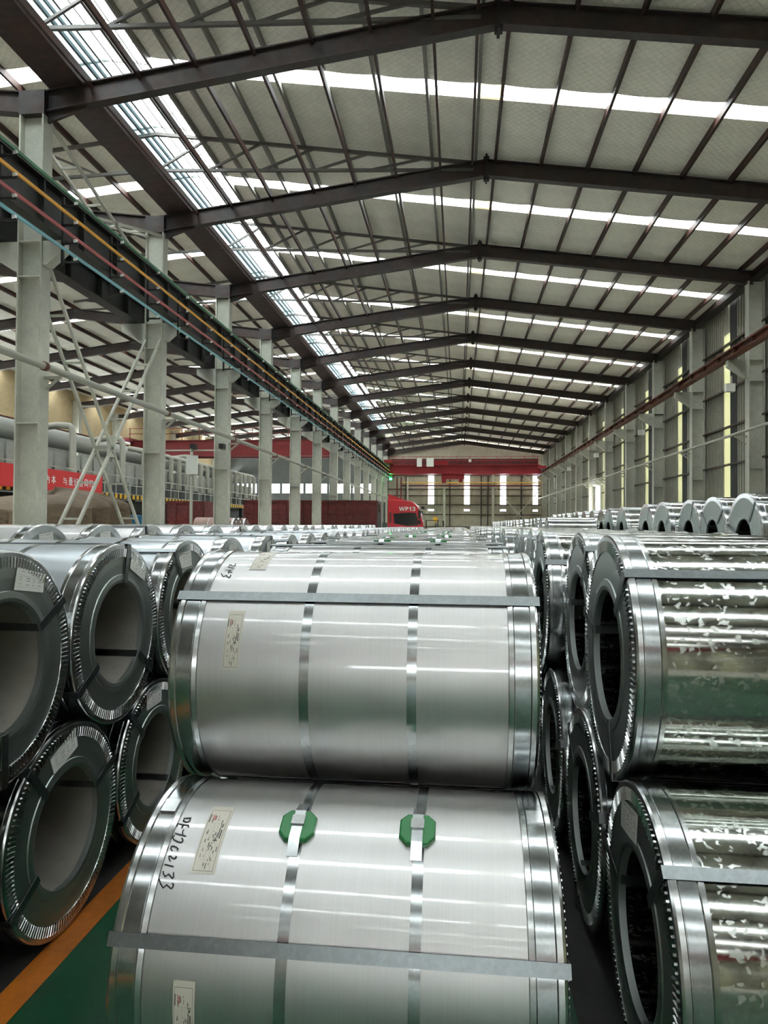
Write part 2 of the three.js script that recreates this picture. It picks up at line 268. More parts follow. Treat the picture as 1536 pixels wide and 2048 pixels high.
// columns
function columnRow(X, dir, ks, label, group, top) {
  const w = mb().box(0, top / 2, 0, 0.5, top, 0.03).geo(), fl = mb().box(0, top / 2, 0, 0.035, top, 0.34).geo();
  const cb = (s, e, h) => mb().hexa([V(s * 0.27, 7.72 - h, 0.13), V(s * 0.36, 7.72 - h, 0.13), V(s * 0.36, 7.72 - h, -0.13), V(s * 0.27, 7.72 - h, -0.13), V(s * 0.27, 7.72, 0.13), V(s * e, 7.72, 0.13), V(s * e, 7.72, -0.13), V(s * 0.27, 7.72, -0.13)]).hexa([V(s * 0.36, 7.72 - h, 0.13), V(s * e, 7.5, 0.13), V(s * e, 7.5, -0.13), V(s * 0.36, 7.72 - h, -0.13), V(s * 0.36, 7.72, 0.13), V(s * e, 7.72, 0.13), V(s * e, 7.72, -0.13), V(s * 0.36, 7.72, -0.13)]).geo();
  const c1 = cb(dir, X < 0 ? 0.7 : 0.95, X < 0 ? 0.5 : 0.62), c2 = cb(-dir, 1.0, 0.62), bp = mb().box(0, 0.015, 0, 0.8, 0.03, 0.5).geo(), cap = mb().box(0, top - 0.25, 0, 0.57, 0.5, 0.36).geo();
  const stf = [7.72, 6.98, 3.9].map((y) => mb().box(0, y, 0, 0.5, 0.03, 0.3).geo());
  for (const k of ks) {
    const t = thing('steel_column', X < 0 && k === 0 ? 'off-white steel column by the red banner where the crossed bracing starts' : X < 0 && k === 1 ? 'off-white steel column where the crossed bracing ends, past the brown tarpaulin' : label, 'column', [X, 0, -F(k)], group, 'structure');
    part('web', w, M.column, t); part('flange', fl, M.column, t, [-0.255, 0, 0]); part('flange', fl, M.column, t, [0.255, 0, 0]);
    part('corbel', c1, M.column, t); if (X < 0 && k >= KL) part('corbel', c2, M.column, t); for (const g of stf) part('stiffener', g, M.column, t); part('base_plate', bp, M.column, t);
    if (X < 0) part('cap', cap, M.rafter, t);
  }
}
const range = (a, b) => Array.from({ length: b - a + 1 }, (_, i) => a + i);
columnRow(-8.947, 1, range(K0, K1), 'tall off-white steel column of the row carrying the coloured conductor bars', 'columns between the two halls', 10.9);
columnRow(10.4, -1, range(K0, K1), 'tall off-white steel column standing against the corrugated wall', 'columns along the corrugated wall', 10.5);

// crane beams
{
  const L = (x, label, m, y0, y1, w) => { const t = thing('crane_beam', label, 'crane beam', [0, 0, 0], undefined, 'structure'); mb().ibeam(V(x, (y0 + y1) / 2, -DB), V(x, (y0 + y1) / 2, -DE), w, y1 - y0, 0.03, 0.03).build('girder', m, t); mb().bar(V(x, y1 + 0.05, -DB), V(x, y1 + 0.05, -DE), 0.07, 0.1).build('rail', M.rust, t); const g = mb().box(0, 0, 0, w * 0.9, y1 - y0 - 0.06, 0.03).geo(); for (let d = DB + 1; d < DE; d += 1.5) if (d > 4) part('stiffener', g, m, t, [x, (y0 + y1) / 2, -d]); };
  L(-8.36, 'dark green crane beam behind the coloured conductor bars', M.girder, 7.74, 8.7, 0.3);
  L(-9.55, 'dark ribbed crane beam on the far side of the column row', M.girder, 7.74, 8.45, 0.34);
  L(9.5, 'rusty red brown crane beam on corbels along the corrugated wall', M.rust, 7.74, 8.0, 0.3);
  L(-27.9, 'dark crane beam along the cream wall', M.girder, 7.74, 8.3, 0.3);
}
// conductor bars
{
  const t = thing('conductor_rail', 'four parallel conductor bars in green, yellow, red and blue', 'conductor rail', [0, 0, 0], undefined, 'thing'), ys = [8.47, 8.07, 7.69, 7.31], ms = [M.barGreen, M.barYellow, M.barRed, M.barBlue];
  ys.forEach((y, i) => { const b = mb().bar(V(-7.88, y, -2), V(-7.88, y, -DE), 0.035, 0.06).build('bar', ms[i], t); b.userData.label = ['green', 'yellow', 'red', 'blue'][i] + ' conductor bar'; });
  const h = mb(); h.box(-8.16, 7.85, 0, 0.05, 1.42, 0.05); for (const y of ys) h.box(-8.0, y - 0.1, 0, 0.34, 0.035, 0.05); const hg = h.geo(), ig = mb().box(0, 0, 0, 0.06, 0.075, 0.06).geo();
  for (let d = 3.6; d < DE - 1; d += 2) { const b = part('hanger', hg, M.dark, t, [0, 0, -d]); for (const y of ys) part('insulator', ig, M.white, b, [-7.88, y - 0.055, 0]); }
}
// service pipes on brackets
function pipeRun(x, y, r, label, bx) {
  const t = thing('service_pipe', label, 'pipe', [0, 0, 0], undefined, 'thing'); mb().tube([V(x, y, -DB - 0.2), V(x, y, -DE + 0.2)], r, 12).build('pipe', M.pipe, t);
  const cg = mb().tube([V(x, y, 0.05), V(x, y, -0.05)], r * 1.25, 12).geo(), e = Math.sign(x - bx) * 0.04, bg = mb().bar(V(bx, y - r - 0.03, 0), V(x, y - r - 0.03, 0), 0.06, 0.06).bar(V(bx + e, y - 0.35, 0), V(x, y - r, 0), 0.05, 0.05).geo();
  for (let k = 0; k <= K1; k++) { part('bracket', bg, M.pipe, t, [0, 0, -F(k)]); part('coupling', cg, x < 0 ? M.rust : M.pipe, t, [0, 0, -F(k) + 0.6]); }
}
pipeRun(-8.3, 4.97, 0.075, 'long off-white pipe on brackets along the column row', -8.6733);
pipeRun(9.7, 5.1, 0.05, 'thin off-white pipe on brackets along the corrugated wall', 10.1263);
// crossed bracing in the first bay
{
  const t = thing('cross_brace', 'pale crossed lattice bracing between two off-white columns', 'brace', [0, 0, 0], undefined, 'structure');
  const a = F(0) + 0.17, b = F(1) - 0.17, dg = (y0, d0, y1, d1, n) => { for (const x of [-8.73, -9.17]) mb().bar(V(x, y0, -d0), V(x, y1, -d1), 0.06, 0.07).build('diagonal', M.column, t); for (let i = 1; i < n; i++) { const q = i / n, y = y0 + (y1 - y0) * q, d = d0 + (d1 - d0) * q; mb().bar(V(-8.73, y, -d), V(-9.17, y, -d), 0.05, 0.05).build('batten', M.column, t); } };
  dg(7.35, a, 0.15, b, 8); dg(7.2, b, 0.15, a, 8);
  dg(10.35, a, 8.6, b, 5); dg(10.3, b, 8.6, a, 5);
  mb().box(-8.73, 3.76, -(a + b) / 2, 0.03, 0.55, 0.4).build('gusset', M.column, t);
}

// ------------------------------------------------------------------ walls
function corrugated(len, h, pitch = 0.24, dep = 0.035) {              // runs along -z from 0, faces -x, thickness behind
  const b = mb(), pts = []; for (let d = 0; d < len - 1e-6; d += pitch) for (const [f, o] of [[0, 0], [0.5, 0], [0.62, dep], [0.88, dep]]) if (d + f * pitch < len) pts.push([d + f * pitch, o]); pts.push([len, 0]);
  for (let i = 0; i < pts.length - 1; i++) b.quad(V(pts[i][1], 0, -pts[i][0]), V(pts[i + 1][1], 0, -pts[i + 1][0]), V(pts[i + 1][1], h, -pts[i + 1][0]), V(pts[i][1], h, -pts[i][0]), pts[i][0], 0);
  b.box(0.06, h / 2, -len / 2, 0.03, h, len); return b.geo();
}
{
  const w = struct('wall_right', 'grey corrugated wall with tall pale translucent strips', 'wall');
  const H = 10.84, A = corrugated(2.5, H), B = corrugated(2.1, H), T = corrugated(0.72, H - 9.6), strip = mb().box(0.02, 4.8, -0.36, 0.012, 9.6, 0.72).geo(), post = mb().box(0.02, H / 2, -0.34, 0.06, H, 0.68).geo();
  const B2 = corrugated(1.6, H - 4.9), B3 = corrugated(0.5, H);
  for (let k = K0; k < K1; k++) {
    part('cladding_panel', A, M.clad, w, [XR, 0, -F(k)]);
    if (k === 6) { part('cladding_panel', B2, M.clad, w, [XR, 4.9, -F(k) - 3.9]); part('cladding_panel', B3, M.clad, w, [XR, 0, -F(k) - 5.5]); }
    else part('cladding_panel', B, M.clad, w, [XR, 0, -F(k) - 3.9]);
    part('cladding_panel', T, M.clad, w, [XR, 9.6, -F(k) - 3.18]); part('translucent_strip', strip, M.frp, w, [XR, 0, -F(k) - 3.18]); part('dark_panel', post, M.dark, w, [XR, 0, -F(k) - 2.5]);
  }
  for (const y of [1.3, 2.8, 4.3, 5.8, 7.3, 9.1]) { if (y > 4.9) mb().bar(V(XR - 0.07, y, -DB), V(XR - 0.07, y, -DE), 0.12, 0.07).build('girt', M.girt, w); else { mb().bar(V(XR - 0.07, y, -DB), V(XR - 0.07, y, -F(6) - 3.85), 0.12, 0.07).build('girt', M.girt, w); mb().bar(V(XR - 0.07, y, -F(6) - 5.5), V(XR - 0.07, y, -DE), 0.12, 0.07).build('girt', M.girt, w); } }
  mb().bar(V(XR - 0.3, 10.75, -DB), V(XR - 0.3, 10.75, -DE), 0.35, 0.25).build('eaves_beam', M.rafter, w);
  mb().box(XR + 0.05, 5.5, -(DB + F(K0)) / 2, 0.1, 11, F(K0) - DB).box(XR + 0.05, 5.5, -(DE + F(K1)) / 2, 0.1, 11, DE - F(K1)).build('corner_panel', M.clad, w);
  // doorway in the seventh bay
  const d = struct('door_1', 'open doorway in the corrugated wall with rolled-up white shutter', 'door'), d0 = F(6) + 3.9, d1 = F(6) + 5.5;
  mb().box(XR - 0.05, 2.45, -d0 + 0.08, 0.3, 4.9, 0.16).build('jamb', M.white, d); mb().box(XR - 0.05, 2.45, -d1 - 0.2, 0.3, 4.9, 0.4).build('jamb', M.white, d);
  mb().tube([V(XR - 0.3, 5.15, -d0), V(XR - 0.3, 5.15, -d1)], 0.28, 14).build('shutter_roll', M.white, d);
  mb().box(XR + 6, -0.1, -52, 11.5, 0.2, 40).build('forecourt', M.white, d);
  const ow = struct('wall_outside', 'orange wall seen through the open doorway', 'wall'); mb().box(XR + 5.5, 3, -61.5, 0.3, 6, 4).build('panel', std({ color: 0xe08a2a, roughness: 0.7 }), ow);
}
function shapeWall(name, label, pts, holes, D, mat, depth = 0.12) {
  const o = struct(name, label, 'wall'), s = new THREE.Shape(pts.map(([x, y]) => new THREE.Vector2(x, y)));
  for (const [x0, x1, y0, y1] of holes) s.holes.push(new THREE.Path([[x0, y0], [x1, y0], [x1, y1], [x0, y1]].map(([x, y]) => new THREE.Vector2(x, y))));
  const g = new THREE.ExtrudeGeometry(s, { depth, bevelEnabled: false }); g.translate(0, 0, -D - depth); part('cladding', g, mat, o);
  for (const [x0, x1, y0, y1] of holes) mb().box((x0 + x1) / 2, (y0 + y1) / 2, -D - depth / 2, x1 - x0, y1 - y0, 0.01).build('window_pane', M.glass, o);
  return o;
}
{
  const strips = [[-3.65, -2.95], [0.75, 1.4], [5.1, 5.8], [9.0, 9.6]], holes = []; for (const [a, b] of strips) holes.push([a, b, 4.35, 9.3], [a, b, 3.55, 3.75]);
  const o = shapeWall('wall_far', 'far gable wall of beige cladding with four tall bright windows', [[XP, 0], [XR, 0], [XR, yRoof(XR) + 0.1], [XP, yRoof(XP) + 0.1]], holes, DE, M.farClad);
  for (const y of [1.6, 3.1, 4.3, 5.4, 6.2, 7.9]) mb().bar(V(-8.6, y, -DE + 0.06), V(10, y, -DE + 0.06), 0.1, 0.12).build('girt', M.girt, o);
  for (const x of [-6.4, -1.0, 2.8, 3.6, 7.6]) mb().box(x, 4.4, -DE + 0.15, 0.16, 8.8, 0.16).build('post', M.girt, o);
  for (const x of [-1.66, 4.2]) mb().box(x, 4.4, -DE + 0.6, 0.26, 8.8, 0.26).build('post', M.column, o);
  for (const [a, b, c, d] of [[4.6, 0.3, 9.9, 6.2], [9.9, 0.3, 4.6, 6.2], [4.4, 6.3, 7, 8.8], [9.6, 6.3, 7, 8.8]]) mb().bar(V(a, b, -DE + 0.3), V(c, d, -DE + 0.3), 0.1, 0.1).build('brace', M.column, o);
  mb().tube([V(-7, 6.95, -DE + 0.85), V(9.8, 6.95, -DE + 0.85)], 0.07, 8).build('pipe', M.yellow, o); mb().tube([V(-7, 6.6, -DE + 0.85), V(9.8, 6.6, -DE + 0.85)], 0.1, 8).build('pipe', M.maroon, o);
  for (const [x, m] of [[-7.4, M.maroon], [-6.9, M.maroon], [-6.1, M.column]]) mb().tube([V(x, 0, -DE + 1.2), V(x, 7.6, -DE + 1.2)], 0.09, 8).build('pipe', m, o);
  const lh = []; for (let x = -28; x < -10; x += 3) lh.push([x, x + 2.7, 5.7, 6.85]);
  shapeWall('wall_far', 'grey gable wall beyond the columns with a bright window band', [[XL, 0], [XP, 0], [XP, yRoof(XP) + 0.1], [XL, yRoof(XL) + 0.1]], lh, DE, M.greyDark);
  shapeWall('wall_back', 'gable wall behind the camera', [[XP, 0], [XR, 0], [XR, yRoof(XR) + 0.1], [XP, yRoof(XP) + 0.1]], [[-6, 8, 5.5, 7]], DB - 0.12, M.farClad);
  shapeWall('wall_back', 'end wall of the hall beyond the columns', [[XL, 0], [XP, 0], [XP, yRoof(XP) + 0.1], [XL, yRoof(XL) + 0.1]], [], DLB - 0.12, M.greyPanel);
  const wl = struct('wall_left', 'partition wall between the two halls behind the camera', 'wall'); mb().box(XP - 0.35, 6.9, -(DB + DLB) / 2, 0.1, 13.8, DLB - DB).build('panel', M.clad, wl);
  const wf = struct('wall_left', 'cream wall with a window band along the hall beyond the columns', 'wall');
  mb().box(XL, 3.7, -(DLB + DE) / 2, 0.15, 7.4, DE - DLB).build('lower_wall', M.greyPanel, wf); mb().box(XL, 10.0, -(DLB + DE) / 2, 0.15, 3.4, DE - DLB).build('upper_wall', M.cream, wf);
  const pg = mb().box(0, 0, -3, 0.02, 0.9, 5.6).geo(), cg = mb().box(0, 0, 0, 0.5, 11, 0.4).geo();
  for (let k = KL; k < K1; k++) { part('window_pane', pg, M.glass, wf, [XL, 7.85, -F(k)]); part('pillar', cg, M.column, wf, [XL + 0.35, 5.5, -F(k)]); }
}

// ------------------------------------------------------------------ steel coils
const bent = (R, x0, x1, a0, a1, seg, off = 0.0012) => mb().lathe([[x0, R + off - 0.0008], [x0, R + off], [x1, R + off], [x1, R + off - 0.0008]], seg, a0, a1, R);
const gcache = {};
function coilGeo(R, W, r, lod) {
  const key = [R, W, r, lod].join(); if (gcache[key]) return gcache[key];
  const S = [112, 56, 30][lod], h = W / 2, G = {};
  G.body = mb().lathe([[-h, r], [-h, R], [h, R], [h, r], [-h, r]], S, -Math.PI, Math.PI, R).geo();
  const edge = (s) => {
    const b = mb(), pr = lod < 2 ? [[h - 0.1, R], [h - 0.098, R + 0.005], [h - 0.082, R + 0.007], [h - 0.078, R + 0.003], [h - 0.026, R + 0.003], [h - 0.022, R + 0.008], [h - 0.006, R + 0.008], [h + 0.002, R + 0.005], [h + 0.005, R - 0.002], [h + 0.005, R - 0.062], [h, R - 0.064]] : [[h - 0.1, R], [h - 0.098, R + 0.006], [h + 0.004, R + 0.006], [h + 0.005, R - 0.062], [h, R - 0.064]];
    const q = s > 0 ? pr : pr.map(([x, y]) => [-x, y]).reverse(); b.lathe(q, S, -Math.PI, Math.PI, R);
    if (lod === 0) { const n = 132; for (let i = 0; i < n; i++) { const f = (i + 0.5) / n * 2 * Math.PI, g = 0.0092, e = (a, rr0, x) => V(s * x, rr0 * Math.sin(a), rr0 * Math.cos(a)); const c = [e(f - g, R - 0.06, h + 0.004), e(f + g, R - 0.06, h + 0.004), e(f + g * 1.1, R - 0.018, h + 0.004), e(f - g * 1.1, R - 0.018, h + 0.004), e(f - g * 0.5, R - 0.06, h + 0.01), e(f + g * 0.5, R - 0.06, h + 0.01), e(f + g * 0.6, R - 0.018, h + 0.01), e(f - g * 0.6, R - 0.018, h + 0.01)]; b.hexa(c); } }
    return b.geo();
  };
  G.edge = [edge(1), edge(-1)];
  G.estrap = [1, -1].map((s) => { const x = s * (h - 0.052); return mb().lathe([[x - 0.024, R + 0.003], [x - 0.024, R + 0.0055], [x + 0.024, R + 0.0055], [x + 0.024, R + 0.003]], S, -Math.PI, Math.PI, R).geo(); });
  G.strap = mb().lathe([[-0.0165, R], [-0.0165, R + 0.0025], [0.0165, R + 0.0025], [0.0165, R]], S, -Math.PI, Math.PI, R).geo();
  G.plate = [1, -1].map((s) => { const p = [[h + 0.0025, R - 0.05], [h + 0.0035, R - 0.1], [h + 0.0025, r + 0.06], [h + 0.002, r]]; return mb().lathe(s > 0 ? p : p.map(([x, y]) => [-x, y]).reverse(), S, -Math.PI, Math.PI, R).geo(); });
  G.ring = [1, -1].map((s) => { const p = [[h + 0.002, r + 0.04], [h + 0.007, r + 0.037], [h + 0.0095, r + 0.012], [h + 0.006, r - 0.004], [h - 0.02, r - 0.005]]; return mb().lathe(s > 0 ? p : p.map(([x, y]) => [-x, y]).reverse(), S, -Math.PI, Math.PI, R).geo(); });
  G.liner = mb().lathe([[h - 0.02, r - 0.004], [-h + 0.02, r - 0.004]], S, -Math.PI, Math.PI, R).geo();
  const ra = R + 0.0095, w = 0.038; G.axial = mb().bar(V(-h - 0.012, 0, ra), V(h + 0.012, 0, ra), w, 0.0022, V(0, 0, 1)).bar(V(-h - 0.012, 0, ra), V(-h - 0.012, 0, r - 0.006), w, 0.002, V(1, 0, 0)).bar(V(h + 0.012, 0, ra), V(h + 0.012, 0, r - 0.006), w, 0.002, V(1, 0, 0)).bar(V(-h, 0, r - 0.007), V(h, 0, r - 0.007), w, 0.002, V(0, 0, 1)).geo();
  return gcache[key] = G;
}
const coilLabel = (() => {                     // printed sheet: frame, red arc emblem, rows of print
  const c = document.createElement('canvas'); c.width = 128; c.height = 420; const x = c.getContext('2d');
  x.fillStyle = '#cfc9bb'; x.fillRect(0, 0, 128, 420); x.strokeStyle = '#57534c'; x.lineWidth = 2; x.strokeRect(9, 34, 106, 372);
  x.strokeStyle = '#b23238'; x.lineWidth = 4; for (const r of [10, 17, 24]) { x.beginPath(); x.arc(22, 92, r, -1.0, 1.0); x.stroke(); }
  x.fillStyle = '#3a3735'; x.fillRect(12, 66, 5, 58); x.strokeStyle = '#96907f'; x.lineWidth = 1; for (const q of [55, 75, 95]) { x.beginPath(); x.moveTo(q, 130); x.lineTo(q, 400); x.stroke(); } for (const q of [130, 205, 300, 350]) { x.beginPath(); x.moveTo(30, q); x.lineTo(112, q); x.stroke(); }
  let s = 3; const q = () => (s = (s * 16807) % 2147483647) / 2147483647;
  x.fillStyle = '#4a4641'; for (let i = 0; i < 46; i++) x.fillRect(24 + q() * 80, 60 + q() * 320, 2 + q() * 3, 6 + q() * 26); x.fillStyle = '#26231f'; x.fillRect(100, 170, 6, 56); x.fillRect(90, 160, 4, 60); x.fillRect(70, 235, 24, 6);
  const t = new THREE.CanvasTexture(c); t.colorSpace = THREE.SRGBColorSpace; return std({ map: t, roughness: 0.35 });
})();
const faceLabel = (() => {
  const c = document.createElement('canvas'); c.width = 256; c.height = 160; const x = c.getContext('2d'); x.fillStyle = '#efeee9'; x.fillRect(0, 0, 256, 160); x.fillStyle = '#77756f'; x.fillRect(40, 18, 34, 4); x.fillRect(90, 18, 130, 4); x.fillRect(130, 30, 60, 3);
  for (const y of [60, 78, 108]) for (const [a, w] of [[36, 16], [92, 34], [150, 18], [196, 32]]) x.fillRect(a, y, w, 4); x.fillStyle = '#a5a39c'; x.fillRect(30, 48, 200, 1.5); x.fillRect(30, 130, 200, 1.5);
  const t = new THREE.CanvasTexture(c); t.colorSpace = THREE.SRGBColorSpace; return std({ map: t, roughness: 0.6 });
})();
function remapUV(g, fn) { const p = g.attributes.position, u = g.attributes.uv; for (let i = 0; i < p.count; i++) u.setXY(i, ...fn(p.getX(i), p.getY(i), p.getZ(i))); return g; }
function wrapPatch(o, R, x0, x1, a0, a1, name, mat, off = 0.0015) {    // a sheet stuck on the wrap: x across, angle a1 (top) to a0
  const g = bent(R, x0, x1, a0 * deg, a1 * deg, 16, off).geo();
  remapUV(g, (x, y, z) => [(x - x0) / (x1 - x0), (Math.atan2(y, z) / deg - a0) / (a1 - a0)]);
  return part(name, g, mat, o, [0, R, 0]);
}
function marker(o, R, strokes, dx) {           // handwriting: [x mm, angle tenths of a degree]
  const b = mb(), w = 0.0021;
  for (const st of strokes) for (let i = 0; i < st.length - 1; i++) {
    const P = (k) => [st[k][0] / 1000 - 0.36 - dx, st[k][1] / 10 * deg * R], [x0, v0] = P(i), [x1, v1] = P(i + 1), l = Math.hypot(x1 - x0, v1 - v0) || 1e-6, ex = (x1 - x0) / l, ev = (v1 - v0) / l;
    const W = (x, v, e) => V(x, (R + e) * Math.sin(v / R), (R + e) * Math.cos(v / R)), A = [x0 - ex * w * 0.8, v0 - ev * w * 0.8], B = [x1 + ex * w * 0.8, v1 + ev * w * 0.8], e = 0.0016;
    b.quad(W(A[0] + ev * w, A[1] - ex * w, e), W(B[0] + ev * w, B[1] - ex * w, e), W(B[0] - ev * w, B[1] + ex * w, e), W(A[0] - ev * w, A[1] + ex * w, e));
  }
  part('handwriting', b.geo(), M.ink, o, [0, R, 0]).userData.label = 'black marker handwriting';
}
const padGeo = (() => { const s = new THREE.Shape(), c = [[-0.05, -0.026], [-0.03, -0.05], [0.03, -0.05], [0.05, -0.026], [0.05, 0.03], [0.03, 0.05], [-0.03, 0.05], [-0.05, 0.03]]; c.forEach(([x, y], i) => (i ? s.lineTo(x, y) : s.moveTo(x, y))); const g = new THREE.ExtrudeGeometry(s, { depth: 0.01, bevelEnabled: true, bevelThickness: 0.006, bevelSize: 0.006, bevelSegments: 2 }); return g; })();
const sealGeo = mb().box(0, 0, 0.0, 0.041, 0.036, 0.007).geo(), foldGeo = (() => { const b = mb(), q = [[-0.1, -0.008], [-0.052, 0.017], [0.052, 0.017], [0.1, -0.008]]; for (let i = 0; i < 3; i++) b.bar(V(0, q[i][0], q[i][1]), V(0, q[i + 1][0], q[i + 1][1]), 0.034, 0.002, V(0, 0, 1)); return b.geo(); })();
function onWrap(o, geo, mat, name, R, x, a, off) { const m = part(name, geo, mat, o); m.position.set(x, R + (R + off) * Math.sin(a * deg), (R + off) * Math.cos(a * deg)); m.rotation.x = -a * deg; return m; }
function facePaper(o, R, s, W, q) { // q: four (forward, up) corners on the end face, clockwise from the top near one
  const x = s * (W / 2 + 0.008), g = mb().quad(...[q[3], q[2], q[1], q[0]].map(([d, y]) => V(x, y, -d))).geo(); const u = g.attributes.uv; [[0, 0], [1, 0], [1, 1], [0, 1]].forEach((c, i) => u.setXY(i, ...c));
  part('paper_label', g, faceLabel, o, [0, R, 0]);
}
function coil(x, y, D, R, W, o = {}) {        // x, D: middle of the coil; y: underside
  const lod = o.lod ?? 2, r = o.r ?? 0.26, G = coilGeo(R, W, r, lod), t = thing('steel_coil', o.label, 'steel coil', [x, y, -D], o.group), at = [0, R, 0];
  part('wrapped_body', G.body, o.mat ?? M.wrap, t, at);
  for (const i of [0, 1]) {
    if (lod < 2 || i === (o.face > 0 ? 0 : 1) || !o.face) part('edge_protector', G.edge[i], M.edge, t, at);
    if (lod < 2) part('edge_strap', G.estrap[i], o.strapMat ?? M.strap, t, at);
    if (lod < 2 && (o.face === undefined || (i === 0) === (o.face > 0))) { part('end_plate', G.plate[i], M.plate, t, at); part('bore_ring', G.ring[i], M.plate, t, at); }
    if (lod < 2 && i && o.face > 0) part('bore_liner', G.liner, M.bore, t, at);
  }
  for (const sx of o.straps ?? [-0.16, 0.215]) part('girth_strap', G.strap, o.strapMat ?? M.strap, t, [sx, R, 0]);
  for (const a of o.axial ?? []) { const m = part('through_strap', G.axial, M.strapDull, t, at); m.rotation.x = -a * deg; }
  for (const [px, a] of o.pads ?? []) { onWrap(t, padGeo, M.greenPlastic, 'buckle_pad', R, px, a, -0.001); if (lod < 2) { onWrap(t, sealGeo, M.edge, 'strap_seal', R, px, a + 1.5, 0.02); onWrap(t, foldGeo, M.strap, 'strap_fold', R, px, a, 0.0);  } }
  if (o.face && o.paper) facePaper(t, R, o.face, W, o.paper);
  return t;
}
const LOW = 0.013, pitch = (R) => 2 * (R + 0.011) + 0.002, stackY = (R) => LOW + pitch(R) * Math.sqrt(3) / 2;   // straps and edge rings stand proud of the wrap; underside of a coil lying in the gap of two others
const hidden = [];                             // unseen coils: lower tiers, and an added row that keeps bores dark
const P1 = [[-0.10, 0.40], [0.10, 0.42], [0.11, 0.31], [-0.09, 0.29]];

// row with the two coils in front: matt wraps, marked in black pen
const DE2133 = [[[-515, 664], [-493, 667]], [[-514, 664], [-514, 651], [-504, 646], [-497, 647], [-493, 655], [-495, 666]], [[-526, 624], [-531, 636], [-511, 633], [-491, 631], [-489, 623]], [[-509, 629], [-509, 617]], [[-501, 609], [-501, 597], [-498, 589]], [[-523, 591], [-487, 581]], [[-523, 581], [-526, 573], [-520, 563], [-504, 555], [-493, 553], [-490, 560], [-492, 567], [-496, 571]], [[-513, 518], [-520, 527], [-520, 535], [-515, 537], [-504, 533], [-496, 526], [-497, 521]], [[-509, 478], [-515, 488], [-517, 496], [-513, 497], [-505, 490], [-498, 488], [-495, 492], [-495, 497]], [[-522, 465], [-495, 459]], [[-521, 439], [-518, 431], [-511, 422], [-507, 426], [-502, 431], [-494, 423], [-487, 417], [-485, 423], [-488, 437]], [[-527, 411], [-519, 396], [-508, 383], [-504, 387], [-500, 394], [-492, 388], [-484, 382], [-480, 386], [-479, 394], [-483, 400]]];
const W2143 = [[[-520, 632], [-522, 643], [-518, 645], [-509, 634], [-501, 632], [-499, 646], [-501, 653]], [[-522, 619], [-498, 611]], [[-526, 591], [-497, 594]], [[-508, 595], [-512, 584], [-509, 569]], [[-512, 586], [-497, 573]], [[-536, 563], [-525, 543], [-521, 541], [-513, 552], [-505, 537], [-499, 534], [-496, 544], [-497, 554]]];
{
  const R = 0.45, W = 1.285, p = pitch(R);
  const lo = coil(-0.345, LOW, 2.38, R, W, { lod: 0, label: 'matt silver coil on the floor with long black handwriting and two green pads', straps: [-0.143, 0.232], axial: [21, 141, 261], pads: [[-0.152, 65], [0.225, 66]] });
  wrapPatch(lo, R, -0.452, -0.378, 44, 74, 'print_label', coilLabel); wrapPatch(lo, R, -0.45, -0.386, -20, 9.3, 'print_label', coilLabel); marker(lo, R, DE2133, -0.345);
  onWrap(lo, sealGeo, M.edge, 'strap_seal', R, -W / 2 + 0.052, 72, 0.008).scale.set(1.2, 1.6, 1); onWrap(lo, sealGeo, M.edge, 'strap_seal', R, W / 2 - 0.052, 76, 0.008).scale.set(1.2, 1.6, 1);
  const up = coil(-0.37, stackY(R), 2.38 + p / 2, R, W, { lod: 0, label: 'matt silver coil lying on top of the coil with two green pads', straps: [-0.16, 0.215], axial: [41, 161, 281] });
  wrapPatch(up, R, -0.452, -0.392, 7, 34, 'print_label', coilLabel); wrapPatch(up, R, -0.425, -0.36, 60, 84, 'print_label', coilLabel); marker(up, R, W2143, -0.37);
  for (let i = 1; i < 40; i++) {
    const lod = i < 5 ? 0 : i < 14 ? 1 : 2, j = rr(-0.05, 0.05), g = 'matt silver coils in the row behind the two coils in front';
    if (i > 3) hidden.push([-0.345, 2.38 + p * i, R, W]); else coil(-0.345 + j, LOW, 2.38 + p * i, R, W, { lod: i < 2 ? 1 : 2, label: 'matt silver coil on the floor in the row behind the handwritten coils', group: g + ', bottom tier' });
    const pa = rr(62, 104), pads = i < 14 && i % 3 !== 1 ? [[-0.16, pa], [0.215, pa + 1]] : [];
    if (i < 39) coil(-0.37 + rr(-0.06, 0.06), stackY(R), 2.38 + p * (i + 0.5), R, W - rr(0, 0.06), { lod: lod ? lod : 1, label: ['', 'matt silver coil directly behind the top handwritten coil', 'matt silver coil two behind the top handwritten coil', 'matt silver coil three behind the top handwritten coil'][i] ?? 'matt silver coil on top of the row behind the handwritten coils', group: i > 3 ? g : undefined, pads, axial: lod < 2 ? [rr(60, 85)] : [] });
  }
}
